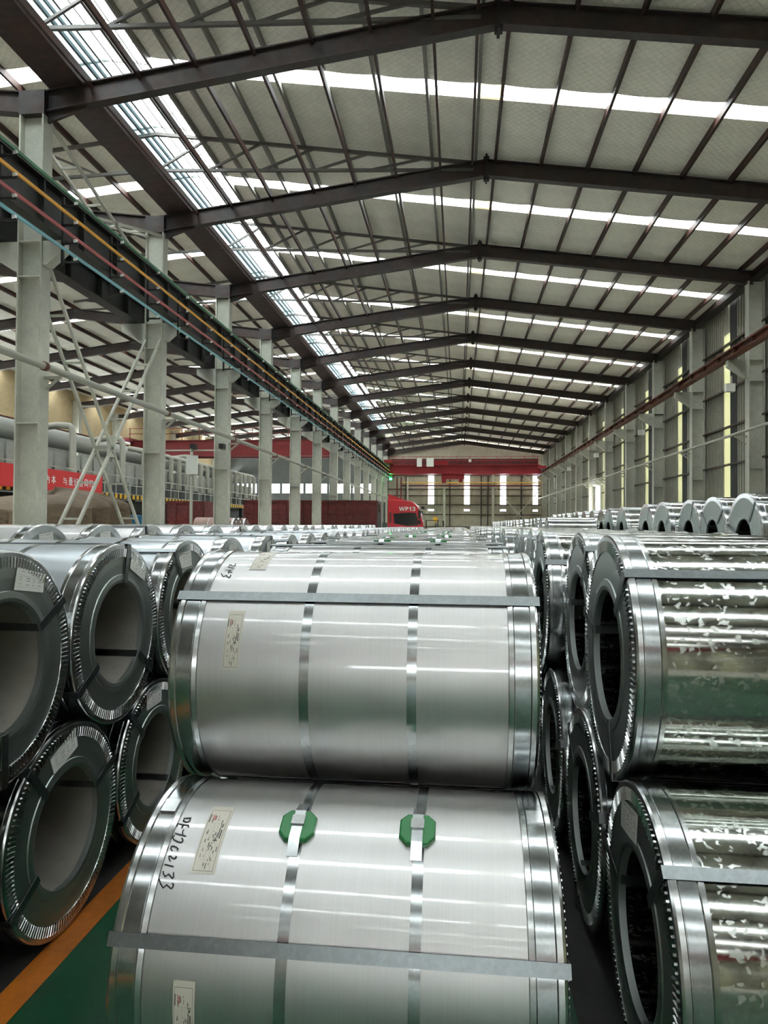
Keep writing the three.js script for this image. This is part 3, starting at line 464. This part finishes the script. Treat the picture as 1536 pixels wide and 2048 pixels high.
// row beyond the orange line: dark ends with crimped edges and paper labels
{
  const R = 0.45, W = 1.25, X = -1.74 - W / 2, p = pitch(R);
  const pu = [[[0.063, 0.389], [0.254, 0.347], [0.238, 0.271], [0.043, 0.3]], [[0.116, 0.402], [0.285, 0.328], [0.275, 0.243], [0.096, 0.324]], [[-0.179, 0.376], [0.024, 0.39], [0.044, 0.291], [-0.168, 0.276]]];
  const pd = [P1, [[-0.152, 0.348], [0.042, 0.43], [0.07, 0.338], [-0.12, 0.275]], [[-0.137, 0.407], [0.057, 0.402], [0.059, 0.319], [-0.14, 0.308]]];
  const lu = ['grey coil with square paper label and a knotted strap, stacked beside the orange line', 'grey coil with tilted paper label and open bore, second on top beside the orange line', 'grey coil with narrow paper label, third on top beside the orange line'];
  const ld = ['grey coil on the floor before the orange line, start of its row', 'dark coil on the floor beside the orange line with steeply tilted paper label', 'dark coil on the floor with level paper label, deeper along the orange line'];
  for (let i = 0; i < 38; i++) {
    const lod = i < 3 ? 0 : i < 9 ? 1 : 2, g = 'grey coils in the row beyond the orange line';
    if (i > 5) hidden.push([X, 2.08 + p * i, R, W]); else coil(X + rr(-0.012, 0.012) * (i > 2), LOW, 2.08 + p * i, R, W, { lod: i < 4 ? 0 : 2, mat: M.wrapBlue, face: 1, label: ld[i] ?? 'grey coil on the floor in the row beyond the orange line', group: i > 2 ? g + ', bottom tier' : undefined, paper: pd[i] ?? (i < 5 ? P1 : null), axial: i < 4 ? [rr(0, 120), rr(120, 240), rr(240, 360)] : [], straps: i < 4 ? [-0.2, 0.2] : [0] });
    if (i < 37) coil(X + rr(-0.03, 0.03) * (i > 2), stackY(R), 2.08 + p * (i + 0.5), R, W, { lod, mat: M.wrapBlue, face: 1, label: lu[i] ?? 'grey coil on top of the row beyond the orange line', group: i > 2 ? g : undefined, paper: pu[i] ?? (i < 14 ? P1.map(([a, b]) => [a + 0.02 * (i % 3), b]) : null), axial: lod < 2 ? [[30, 150, 270], [100, 215, 330], [60, 180, 300]][i % 3] : [], straps: lod < 2 ? [-0.2, 0.2] : [0.1] });
  }
}
// row of bright spangled coils
{
  const R = 0.47, W = 1.25, X = 0.6 + W / 2, y = stackY(R), p = pitch(R);
  const a = coil(X, LOW, 2.42, R, W, { lod: 0, mat: M.spangle, face: -1, label: 'mirror-bright spangled coil on the floor with blank paper on its dark end', axial: [48, 168, 288], straps: [0.0, 0.33], paper: [[0.2, 0.37], [-0.03, 0.4], [-0.01, 0.285], [0.21, 0.265]] });
  const b = coil(X, y, 2.42 + p / 2, R, W, { lod: 0, mat: M.spangle, face: -1, label: 'mirror-bright spangled coil on top with dark grey through strap', axial: [46, 166, 286], straps: [-0.02, 0.36], pads: [[-0.02, -38]] });
  for (let i = 1; i < 36; i++) {
    const lod = i < 3 ? 0 : i < 10 ? 1 : 2, g = 'bright spangled coils in the row behind the mirror-bright ones', D = 2.42 + p * (i + 0.5);
    if (i > 5) hidden.push([X, 2.42 + p * i, R, W]); else coil(X + rr(-0.03, 0.03), LOW, 2.42 + p * i, R, W, { lod: i < 3 ? 0 : 2, mat: M.spangle, face: -1, label: 'spangled coil on the floor in the row behind the mirror-bright coils', group: g + ', bottom tier', axial: i < 3 ? [20, 140, 260] : [], straps: [0] });
    if (i < 35) coil(X + rr(-0.05, 0.05), y, D, R, W - rr(0, 0.05), { lod, mat: M.spangle, face: -1, label: ['', 'spangled coil directly behind the mirror-bright top coil', 'spangled coil two behind the mirror-bright top coil', 'spangled coil three behind the mirror-bright top coil'][i] ?? 'spangled coil on top of the row behind the mirror-bright coils', group: i > 3 ? g : undefined, axial: lod < 2 ? [rr(30, 60), rr(150, 190)] : [], straps: lod < 2 ? [-0.02, 0.36] : [0] });
  }
}
// further rows: only the upper coils show; the coils that carry them are hidden
function farRow(X, face, D0, n, R, W, mat, label, group, lod1, skip = () => false) {
  const y = stackY(R), p = pitch(R);
  for (let i = 0; i <= n; i++) hidden.push([X, D0 + p * (i - 0.5), R, W]);
  for (let i = 0; i < n; i++) if (!skip(i)) coil(X + rr(-0.08, 0.08), y, D0 + p * i, R, W, { lod: i < lod1 ? 1 : 2, mat, face, label, group, axial: i < lod1 ? [rr(20, 80), rr(140, 200)] : [], straps: i < lod1 ? [-0.2, 0.2] : [0.1], paper: face > 0 && i < 4 ? P1 : null });
}
for (let i = 0; i < 17; i++) { hidden.push([2.75, 2.4 + pitch(0.43) * i, 0.43, 1.25]); if (i < 16) hidden.push([2.75, 2.4 + pitch(0.43) * (i + 0.5), 0.43, 1.25, stackY(0.43)]); }  // unseen two-tier row added to keep light out of the spangled coil bores
farRow(-3.3 - 0.625, 1, 5.42, 24, 0.475, 1.25, M.wrap, 'pale wrapped coil on top of the second row beyond the orange line', 'pale coils of the second row beyond the orange line', 8);
farRow(-4.95 - 0.625, 1, 14, 18, 0.47, 1.25, M.wrap, 'pale wrapped coil on top of the third row beyond the orange line', 'pale coils of the third row beyond the orange line', 2);
farRow(3.9 + 0.625, -1, 10.1, 17, 0.605, 1.25, M.spangle, 'large shiny coil on top of the stack beside the corrugated wall', 'large shiny coils beside the corrugated wall', 8, (i) => i === 5);
farRow(2.28 + 0.6, -1, 18.8, 26, 0.54, 1.2, M.spangle, 'shiny coil on top of the row beside the large shiny coils', 'shiny coils beside the large ones', 3);
farRow(5.6 + 0.6, -1, 24, 22, 0.56, 1.2, M.spangle, 'shiny coil on top of the row closest to the doorway wall', 'shiny coils closest to the doorway wall', 0);
farRow(-12.3, 1, 33.5, 5, 0.56, 1.25, M.brownWrap, 'brown painted coil on top of a short row beyond the columns', 'brown coils beyond the columns', 0);
{
  const b = mb(), unit = {};
  for (const [x, D, R, W, y = LOW] of hidden) { const g = (unit[[R, W]] ??= mb().lathe([[-W / 2, 0.26], [-W / 2, R + 0.0105], [W / 2, R + 0.0105], [W / 2, 0.26], [-W / 2, 0.26]], 30, -Math.PI, Math.PI, R).geo()).clone(); g.translate(x, R + y, -D); b.add(g); }
  const m = new THREE.Mesh(b.geo(), M.wrapBlue); m.name = 'coil_base_and_bore_blocker'; tag(m, 'lower coils hidden beneath the long rows and an unseen row added to darken bores', 'steel coil', undefined, 'stuff'); scene.add(m);
}

// ------------------------------------------------------------------ truck with trailer across the hall
const font = await new FontLoader().loadAsync('fonts/droid/droid_sans_bold.typeface.json');
const wheel = (r, w) => mb().lathe([[-w / 2, 0.01], [-w / 2, r * 0.55], [-w / 2 - 0.01, r * 0.9], [-w / 2 + 0.04, r], [w / 2 - 0.04, r], [w / 2 + 0.01, r * 0.9], [w / 2, r * 0.55], [w / 2, 0.01]], 28).geo();
{
  const t = thing('truck_cab', 'red lorry cab marked WP13 with dark side window and mirrors', 'truck', [0, 0, -47]);
  const s = new THREE.Shape([[-4.55, 0.75], [-2.45, 0.75], [-2.3, 1.1], [-2.32, 1.9], [-2.5, 2.6], [-2.72, 3.05], [-3.0, 3.3], [-3.4, 3.38], [-4.3, 3.42], [-4.55, 3.42]].map(([x, y]) => new THREE.Vector2(x, y)));
  const g = new THREE.ExtrudeGeometry(s, { depth: 2.3, bevelEnabled: true, bevelSize: 0.05, bevelThickness: 0.06, bevelSegments: 3 }); g.translate(0, 0, -1.15); part('cab_body', g, M.carRed, t);
  const d = new THREE.Shape([[-4.6, 3.42], [-3.4, 3.42], [-3.75, 3.55], [-4.55, 3.85]].map(([x, y]) => new THREE.Vector2(x, y))), dg = new THREE.ExtrudeGeometry(d, { depth: 2.1, bevelEnabled: false }); dg.translate(0, 0, -1.05); part('roof_deflector', dg, M.carRed, t);
  for (const z of [1.22, -1.22]) {
    const w = new THREE.Shape([[-4.15, 1.9], [-4.22, 2.55], [-3.2, 2.62], [-2.75, 2.6], [-2.6, 2.1], [-2.65, 1.78], [-3.3, 1.75]].map(([x, y]) => new THREE.Vector2(x, y))), wg = new THREE.ExtrudeGeometry(w, { depth: 0.02, bevelEnabled: false }); wg.translate(0, 0, z - 0.01); part('side_window', wg, M.darkGlass, t);
    mb().box(-2.5, 2.5, z * 1.12, 0.16, 0.55, 0.25).box(-2.5, 1.98, z * 1.12, 0.14, 0.25, 0.22).build('mirror', M.black, t);
    mb().box(-4.42, 2.3, z, 0.14, 0.7, 0.02).build('air_duct', M.maroon, t); mb().box(-3.3, 1.45, z, 1.9, 0.03, 0.02).build('trim_line', M.white, t);
    mb().box(-3.1, 1.35, z, 0.4, 0.05, 0.03).build('door_handle', M.black, t);
  }
  mb().hexa([V(-2.42, 1.95, 1.05), V(-2.28, 1.95, 1.05), V(-2.28, 1.95, -1.05), V(-2.42, 1.95, -1.05), V(-2.72, 2.9, 1.0), V(-2.55, 2.85, 1.0), V(-2.55, 2.85, -1.0), V(-2.72, 2.9, -1.0)]).build('windscreen', M.darkGlass, t);
  mb().box(-2.3, 2.95, 0, 0.22, 0.16, 2.2).build('sun_visor', M.black, t); mb().box(-2.32, 0.85, 0, 0.2, 0.5, 2.3).build('bumper', M.carRed, t);
  const tg = new TextGeometry('WP13', { font, size: 0.26, depth: 0.012, curveSegments: 4 }); tg.scale(1.15, 1, 1); tg.translate(-3.85, 2.74, 1.22); part('lettering', tg, M.white, t).userData.label = 'white WP13 lettering';
  mb().box(-5.4, 0.85, 0, 5.6, 0.25, 0.9).build('chassis', M.black, t);
  const wg = wheel(0.5, 0.32); wg.rotateY(Math.PI / 2); for (const x of [-3.2, -6.1, -7.4]) for (const z of [1.0, -1.0]) part('wheel', wg, M.rubber, t, [x, 0.5, z]);
  mb().box(-4.85, 1.5, 0.7, 0.25, 0.9, 0.5).tube([V(-4.85, 1.9, 0.9), V(-4.85, 3.3, 0.9)], 0.07).build('exhaust', M.greyDark, t);
}
{
  const t = thing('dump_trailer', 'maroon ribbed steel trailer body behind the red lorry cab', 'trailer', [0, 0, -47]), x0 = -14.3, x1 = -5.3;
  mb().box((x0 + x1) / 2, 1.2, 0, x1 - x0, 0.2, 2.3).build('bed', M.greyDark, t);
  for (const z of [1.2, -1.2]) { mb().box((x0 + x1) / 2, 2.35, z, x1 - x0, 2.1, 0.06).build('side_panel', M.maroon, t); for (let x = x0 + 0.05; x <= x1; x += 0.56) mb().box(x, 2.35, z + Math.sign(z) * 0.06, 0.12, 2.1, 0.14).build('rib', M.maroon, t); for (const y of [1.35, 1.95, 2.6, 3.35]) mb().box((x0 + x1) / 2, y, z + Math.sign(z) * 0.06, x1 - x0, 0.12, 0.14).build('rail', M.maroon, t); }
  for (const x of [x0, x1]) mb().box(x, 2.35, 0, 0.08, 2.1, 2.4).build('end_panel', M.greyDark, t);
  mb().box(x1 - 0.1, 2.9, 0.6, 0.5, 0.5, 0.4).build('tarp_roll', M.tarp, t);
  const wg = wheel(0.5, 0.35); wg.rotateY(Math.PI / 2); for (const x of [-13, -11.7, -10.4]) for (const z of [1.0, -1.0]) part('wheel', wg, M.rubber, t, [x, 0.5, z]);
  mb().box(-11.4, 0.95, 0, 5.6, 0.3, 0.9).build('chassis', M.black, t);
  mb().box(-6.0, 1.04, 0, 1.2, 0.11, 0.6).build('coupling', M.black, t);
}
// ------------------------------------------------------------------ bridge cranes
function crane(D, xa, xb, y0, y1, mat, label, detail) {
  const t = thing('bridge_crane', label, 'crane', [0, 0, -D], undefined, 'thing');
  for (const z of [0.8, -0.8]) { const b = mb().bar(V(xa + 0.55, (y0 + y1) / 2, z), V(xb - 0.35, (y0 + y1) / 2, z), 0.35, y1 - y0).build('girder', mat, t); for (const y of [y0, y1]) part('flange', mb().bar(V(xa + 0.55, y, z), V(xb - 0.35, y, z), 0.5, 0.05).geo(), mat, b); }
  for (const x of [xa + 0.15, xb - 0.15]) mb().box(x + (x < (xa + xb) / 2 ? 0.25 : -0.15), xa > -9 ? (x < 0 ? 8.98 : 8.28) : 8.72, 0, 0.9, 0.3, 3.4).build('end_carriage', mat, t);
  const rl = mb(); for (const y of [y1 + 0.55, y1 + 1.0]) rl.bar(V(xa + 0.5, y, 1.15), V(xb - 0.5, y, 1.15), 0.05, 0.05); for (let x = xa + 0.6; x < xb - 0.4; x += 1.5) rl.box(x, y1 + 0.5, 1.15, 0.05, 1.0, 0.05); rl.build('handrail', mat, t);
  if (!detail) return t;
  mb().box((xa + xb) / 2, y1 + 0.05, 1.05, xb - xa - 1, 0.05, 0.6).build('walkway', mat, t);
  mb().box((xa + xb) / 2, y1 + 0.5, -0.9, xb - xa - 1, 0.9, 0.03).build('mesh_guard', M.maroon, t);
  for (const x of [-4.35, -3.15]) mb().box(x, y1 + 0.35, 1.3, 0.55 + (x > -4) * 0.25, 0.95, 0.35).build('control_cabinet', M.white, t);
  mb().box(1.3, y1 + 0.55, 1.2, 0.3, 0.3, 0.1).build('number_sign', M.white, t);
  mb().box(-2.1, y1 + 0.3, 0, 1.9, 0.5, 1.5).build('trolley', mat, t); mb().box(-0.6, y0 - 0.35, 0.2, 2.6, 0.5, 0.6).box(-1.6, y0 - 0.8, 0.2, 0.5, 0.5, 0.5).box(0.3, y0 - 0.7, 0.2, 0.4, 0.5, 0.4).build('hoist_gear', mat, t);
  return t;
}
crane(80, -8.3, 9.5, 7.62, 8.5, M.red, 'bright red bridge crane spanning the hall before the gable wall', true);
crane(57, -27.9, -9.55, 7.4, 8.7, M.craneRed, 'dark red bridge crane in the hall beyond the columns', false);
crane(-22, -8.3, 9.5, 7.62, 8.5, M.red, 'red bridge crane over the aisle behind the camera', false);
{ const t = thing('crane_hook', 'orange crane hook block hanging on ropes before the gable wall', 'crane hook', [-2.55, 0, -80]);
  mb().box(-0.12, 5.595, 0, 0.03, 5.9, 0.03).box(0.12, 5.595, 0, 0.03, 5.9, 0.03).build('rope', M.dark, t); mb().box(0, 2.55, 0, 0.5, 0.35, 0.35).box(0, 2.3, 0, 0.3, 0.3, 0.3).build('block', M.yellow, t);
  mb().tube([V(0, 2.2, 0), V(0, 2.0, 0), V(0.14, 1.85, 0), V(0.0, 1.7, 0), V(-0.14, 1.8, 0)], 0.05, 8).build('hook', M.dark, t); }
{ const t = thing('signal_lamp', 'small lit green signal lamp under the conductor bars', 'lamp', [-7.75, 7.2, -80.6]); mb().box(0, 0, 0, 0.2, 0.6, 0.2).build('housing', M.dark, t); const b = new THREE.SphereGeometry(0.16, 12, 8); part('bulb', b, M.greenLamp, t, [0, -0.1, 0.16]); const l = new THREE.PointLight(0x40ff70, 2, 12); l.position.set(0, -0.1, 0.4); l.castShadow = true; t.add(l); }

// ------------------------------------------------------------------ processing line beyond the columns
let lineThing;
{
  const t = lineThing = thing('furnace_line', 'long grey panelled process line with ribs beyond the columns', 'machine', [0, 0, 0], undefined, 'thing'), x = -20, d0 = 14, d1 = 66;
  const pn = mb().box(0, 4.4, -1.24, 0.06, 1.9, 2.46).geo(), rb = mb().box(0.08, 4.4, 0, 0.12, 1.95, 0.1).geo();
  for (let d = d0; d < d1; d += 2.5) { part('panel', pn, M.greyPanel, t, [x, 0, -d]); part('rib', rb, M.greyPanel, t, [x, 0, -d]); part('rib', rb, M.greyPanel, t, [x, 0, -d - 1.25]); }
  mb().box(x - 1.5, 4.35, -(d0 + d1) / 2, 2.8, 1.9, d1 - d0).build('casing', M.greyDark, t);
  mb().box(x + 0.8, 3.35, -(d0 + d1) / 2, 2.2, 0.12, d1 - d0).build('deck', M.greyPanel, t);
  for (let d = d0; d < d1; d += 0.5) mb().box(x + 1.92, 3.25, -d, 0.04, 0.24, 0.22).build('hazard_stripe', M.yellow, t); mb().box(x + 1.9, 3.25, -(d0 + d1) / 2, 0.03, 0.25, d1 - d0).build('deck_edge', M.black, t);
  const lg = mb().box(0, 1.65, 0, 0.25, 3.3, 0.25).geo(); for (let d = d0; d <= d1; d += 4) { part('leg', lg, M.dark, t, [x + 1.6, 0, -d]); part('leg', lg, M.dark, t, [x - 1.2, 0, -d]); }
  mb().box(x - 0.6, 1.6, -(d0 + d1) / 2, 0.1, 3.2, d1 - d0).build('dark_screen', M.black, t);
  const rail = mb().bar(V(x + 1.85, 4.35, -d0), V(x + 1.85, 4.35, -d1), 0.05, 0.05).bar(V(x + 1.85, 3.9, -d0), V(x + 1.85, 3.9, -d1), 0.04, 0.04); for (let d = d0; d < d1; d += 1.2) rail.box(x + 1.85, 3.85, -d, 0.05, 1.0, 0.05); rail.build('handrail', M.pipe, t);
  for (let d = 42; d < 66; d += 1.4) mb().tube([V(x + 0.4, 3.5, -d), V(x + 0.4, 6.3, -d), V(x - 0.6, 6.5, -d)], 0.16, 8).build('riser_pipe', M.pipe, t);
  for (let d = d0 + 1; d < d1; d += 2.3) mb().box(x + 0.9, 3.75, -d, 0.7, 0.7, 0.6).tube([V(x + 0.6, 3.4, -d - 0.7), V(x + 0.6, 4.5, -d - 0.7)], 0.08, 8).build('burner', M.greyDark, t);
}
{ const t = lineThing; mb().tube([V(-21.5, 6.3, -14), V(-21.5, 6.3, -66)], 0.5, 18).build('duct', M.greyPanel, t);
  for (const d of [33.5, 38.8, 50]) mb().tube([V(-21.5, 6.6, -d), V(-20.2, 6.75, -d), V(-19.5, 6.7, -d), V(-19.4, 6.3, -d), V(-19.4, 4.2, -d)], 0.17, 10).build('branch_pipe', M.pipe, t);
  for (let d = 16; d < 66; d += 6) mb().box(-21.5, 5.55, -d, 0.15, 0.6, 0.15).build('support', M.greyDark, t); }
// red banner with white characters (strokes on a 10 x 10 grid)
{
  const t = thing('banner', 'red banner with white Chinese characters on the process line', 'banner', [-17.6, 0, 0], undefined, 'thing'), d0 = 25.3, d1 = 33.1;
  mb().box(0, 3.68, -(d0 + d1) / 2, 0.03, 0.92, d1 - d0).build('cloth', M.banner, t);
  for (const d of [d0 + 0.1, (d0 + d1) / 2, d1 - 0.1]) mb().bar(V(-0.02, 4.1, -d), V(-0.65, 4.1, -d), 0.03, 0.03).build('tie', M.dark, t);
  const C = {
    a: [[3, 9.5, 4, 8.2], [1, 7.2, 8.2, 7.2, 8, 1, 6.6, 0.6], [5.2, 9.6, 5, 6, 3.6, 3, 1, 0.6], [5.4, 5, 6.6, 3.6]],
    b: [[1, 7.4, 9, 7.4], [5, 9.8, 5, 0.2], [4.8, 7.2, 3, 4.2, 0.8, 2.4], [5.2, 7.2, 7, 4.2, 9.4, 2.4], [3.2, 2.6, 6.8, 2.6]],
    c: [[2.4, 9.2, 2.2, 5.6, 8.4, 5.6, 8, 1, 6, 0.6], [2.3, 7.6, 8, 7.6], [0.8, 3.2, 7, 3.2]],
    d: [[2.4, 9.6, 7.8, 9.6, 7.8, 6.8, 2.4, 6.8, 2.4, 9.6], [2.4, 8.2, 7.8, 8.2], [0.8, 5.8, 9.4, 5.8], [2, 5.8, 2, 0.8], [4.6, 5.8, 4.6, 0.2], [2, 4.2, 4.6, 4.2], [2, 2.6, 4.6, 2.6], [0.8, 1, 5, 1.4], [5.6, 4.4, 8.8, 4.4, 7.4, 2, 5.4, 0.4], [6, 3.6, 7.6, 1.8, 9.4, 0.4]],
    e: [[2.4, 9.6, 1.4, 4.6, 4.2, 1], [3.9, 7, 2.8, 2.6, 0.8, 0.6], [0.6, 6.6, 4.2, 6.6], [5.2, 8.8, 8.8, 8.8, 7.2, 6.6], [7.2, 6.6, 7.2, 0.8, 6, 0.6], [4.8, 5, 9.4, 5]],
    f: [[2, 8.4, 7.2, 8.4], [4.6, 9.8, 4.6, 6.4], [0.6, 6.4, 9.4, 6.4], [8.2, 9.4, 1, 3.4], [3.4, 4.6, 7.8, 4.6, 7.8, 0.4, 3.4, 0.4, 3.4, 4.6], [3.4, 2.5, 7.8, 2.5]],
    g: [[1.4, 0.4, 1.4, 9.2, 8.8, 9.2, 8.8, 0.6, 7.6, 0.6], [3, 7.2, 7.2, 7.2], [3.2, 5.2, 7, 5.2, 7, 2.4, 3.2, 2.4, 3.2, 5.2]],
    h: [[3.2, 9.6, 1, 7.6], [3.4, 6.8, 0.8, 4], [2.3, 5.2, 2.3, 0.4], [4.6, 8.6, 9, 8.6], [4.2, 6, 9.4, 6], [7.2, 6, 7.2, 0.8, 6, 0.6]],
  };
  [...'ab.cdefgh'].forEach((ch, n) => { if (ch === '.') return; const b = mb(), s = 0.038, D0 = 28.24 + n * 0.45; for (const st of C[ch]) for (let i = 0; i + 3 < st.length; i += 2) b.bar(V(0.02, 3.5 + st[i + 1] * s, -(D0 + st[i] * s)), V(0.02, 3.5 + st[i + 3] * s, -(D0 + st[i + 2] * s)), 0.036, 0.008, V(1, 0, 0)); b.build('character', M.white, t); });
}
// tarpaulin heap
{
  const t = thing('tarp_heap', 'brown tarpaulin draped over a tall heap behind the crossed bracing', 'tarpaulin'), nu = 180, nv = 48, p = [], u = [], id = [], cx = -11.6, cd = 19.1, hx = 1.3, hd = 2.5, nz = vnoise(64, 64, 9, 9);
  for (let i = 0; i <= nu; i++) for (let j = 0; j <= nv; j++) {
    const a = i / nu * 2 * Math.PI, v = j / nv, c = Math.cos(a), s = Math.sin(a), sq = 1 / Math.pow(Math.pow(Math.abs(c), 5) + Math.pow(Math.abs(s), 5), 0.2), n = nz[(Math.floor(i / nu * 63.9)) * 64 + Math.floor(v * 63.9)];
    const top = 2.72 + 0.14 * s, tt = Math.abs(c) > Math.abs(s) ? s * sq : 2 + c * sq, crease = Math.pow(Math.abs(Math.sin(tt * 6.5 + 0.9 * Math.sin(tt * 3) + 0.8 * v)), 0.55) - 0.65, fold = 0.45 * crease * (0.45 + 0.55 * Math.sin(tt * 2.2 + 1)) * (1.15 - v) + 0.05 * Math.sin(v * 9 + tt * 4), e = 0.66;
    const rad = v < e ? 1.1 - 0.1 * v + fold : (1.03 + fold * (1 - (v - e) / (1 - e))) * (1 - Math.pow((v - e) / (1 - e), 1.3)), y = v < e ? top * 0.84 * Math.pow(v / e, 0.95) + 0.05 * fold : top * (0.84 + 0.16 * Math.sin((v - e) / (1 - e) * Math.PI / 2)) + 0.1 * Math.sin(tt * 5 + v * 8) * (1 - v) * 2;
    const R = Math.max(0, rad) * sq; p.push(cx + c * hx * R, Math.max(0, y), -(cd + s * hd * R)); u.push(a * 1.6, v * 4);
  }
  for (let i = 0; i < nu; i++) for (let j = 0; j < nv; j++) { const q = i * (nv + 1) + j; id.push(q, q + 1, q + nv + 1, q + 1, q + nv + 2, q + nv + 1); }
  const g = new THREE.BufferGeometry(); g.setAttribute('position', new THREE.Float32BufferAttribute(p, 3)); g.setAttribute('uv', new THREE.Float32BufferAttribute(u, 2)); g.setIndex(id); g.computeVertexNormals();
  part('tarpaulin', g, M.tarp, t); mb().box(-11.6, 0.9, -19.1, 1.9, 1.8, 3.6).build('covered_load', M.greyDark, t);
}
// scrap boxes, post with camera, blue drum, forklift
{ const t = thing('scrap_box', 'rust red steel scrap box with worn paint beyond the columns', 'container', [-14.1, 0, -36]); for (const [x, z, sx, sz] of [[0, 0.9, 2.0, 0.06], [0, -0.9, 2.0, 0.06], [1, 0, 0.06, 1.86], [-1, 0, 0.06, 1.86]]) mb().box(x, 1.5, z, sx, 2.95, sz).build('side', M.maroon, t); mb().box(0, 0.05, 0, 2, 0.1, 1.8).build('bottom', M.maroon, t); for (const z of [0.94, -0.94]) for (const y of [0.4, 2.9]) mb().box(0, y, z, 2.1, 0.1, 0.06).build('rim', M.maroon, t); for (const x of [-0.5, 0.5]) mb().box(x, 1.5, 0.95, 0.08, 2.9, 0.05).build('rib', M.maroon, t); }
{ const t = thing('camera_post', 'thin pale post carrying a sign plate and small cameras', 'post', [-9.9, 0, -25.2]); mb().tube([V(0, 0, 0), V(0, 4.6, 0)], 0.06, 8).build('pole', M.column, t); mb().box(0.05, 4.0, 0.08, 0.45, 0.7, 0.04).build('sign_plate', M.white, t); mb().box(0, 4.55, 0, 2.6, 0.05, 0.05).build('arm', M.column, t); for (const x of [-1.2, 0.1, 1.2]) mb().box(x, 4.68, 0.08, 0.16, 0.18, 0.34).build('camera', x < 0 ? M.white : M.dark, t); }
{ const t = thing('plastic_drum', 'blue plastic drum beside the brown tarpaulin', 'drum', [-11.2, 0, -23.4]); const g = mb().lathe([[0, 0.01], [0, 0.28], [0.3, 0.3], [0.32, 0.285], [0.6, 0.285], [0.62, 0.3], [0.9, 0.28], [0.92, 0.01]], 24).geo(); g.rotateZ(Math.PI / 2); g.scale(1, 2.3, 1); part('drum_body', g, M.blue, t); mb().box(0.1, 2.14, 0, 0.1, 0.05, 0.1).build('bung', M.black, t); }
{ const t = thing('forklift', 'yellow forklift standing behind the red lorry cab', 'forklift', [-2.2, 0, -60]); mb().box(0, 0.75, 0, 1.6, 0.7, 1.1).build('chassis', M.yellow, t); mb().box(-0.75, 1.2, 0, 0.5, 0.4, 1.05).build('counterweight', M.yellow, t); mb().box(0.1, 1.25, 0, 0.5, 0.25, 0.5).build('seat', M.black, t); mb().box(0, 2.2, 0, 1.1, 0.06, 1.0).build('overhead_guard', M.dark, t); for (const x of [-0.5, 0.5]) for (const z of [-0.47, 0.47]) mb().box(x, 1.6, z, 0.06, 1.2, 0.06).build('guard_post', M.dark, t); for (const z of [-0.3, 0.3]) { mb().box(0.95, 1.1, z, 0.12, 2.2, 0.1).build('mast', M.dark, t); mb().box(1.5, 0.1, z, 1.0, 0.05, 0.12).build('fork', M.dark, t); } const wg = wheel(0.32, 0.25); wg.rotateY(Math.PI / 2); for (const x of [-0.6, 0.55]) for (const z of [-0.5, 0.5]) part('wheel', wg, M.rubber, t, [x, 0.32, z]); }
// floodlights under the corbels by the wall (switched off)
{ const src = thing('floodlight', 'small white floodlight fixed under a corbel by the corrugated wall', 'lamp', [9.55, 6.75, -F(2)], 'floodlights along the corrugated wall'); mb().box(0, 0, 0, 0.3, 0.28, 0.22).build('housing', M.white, src); mb().box(0.05, 0.25, 0, 0.05, 0.35, 0.05).build('bracket', M.column, src); for (const k of [4, 6, 8]) copy(src, [9.55, 6.75, -F(k)]); }

scene.traverse((o) => { if (o.isMesh) { o.castShadow = true; o.receiveShadow = true; } });
renderer.render(scene, camera);
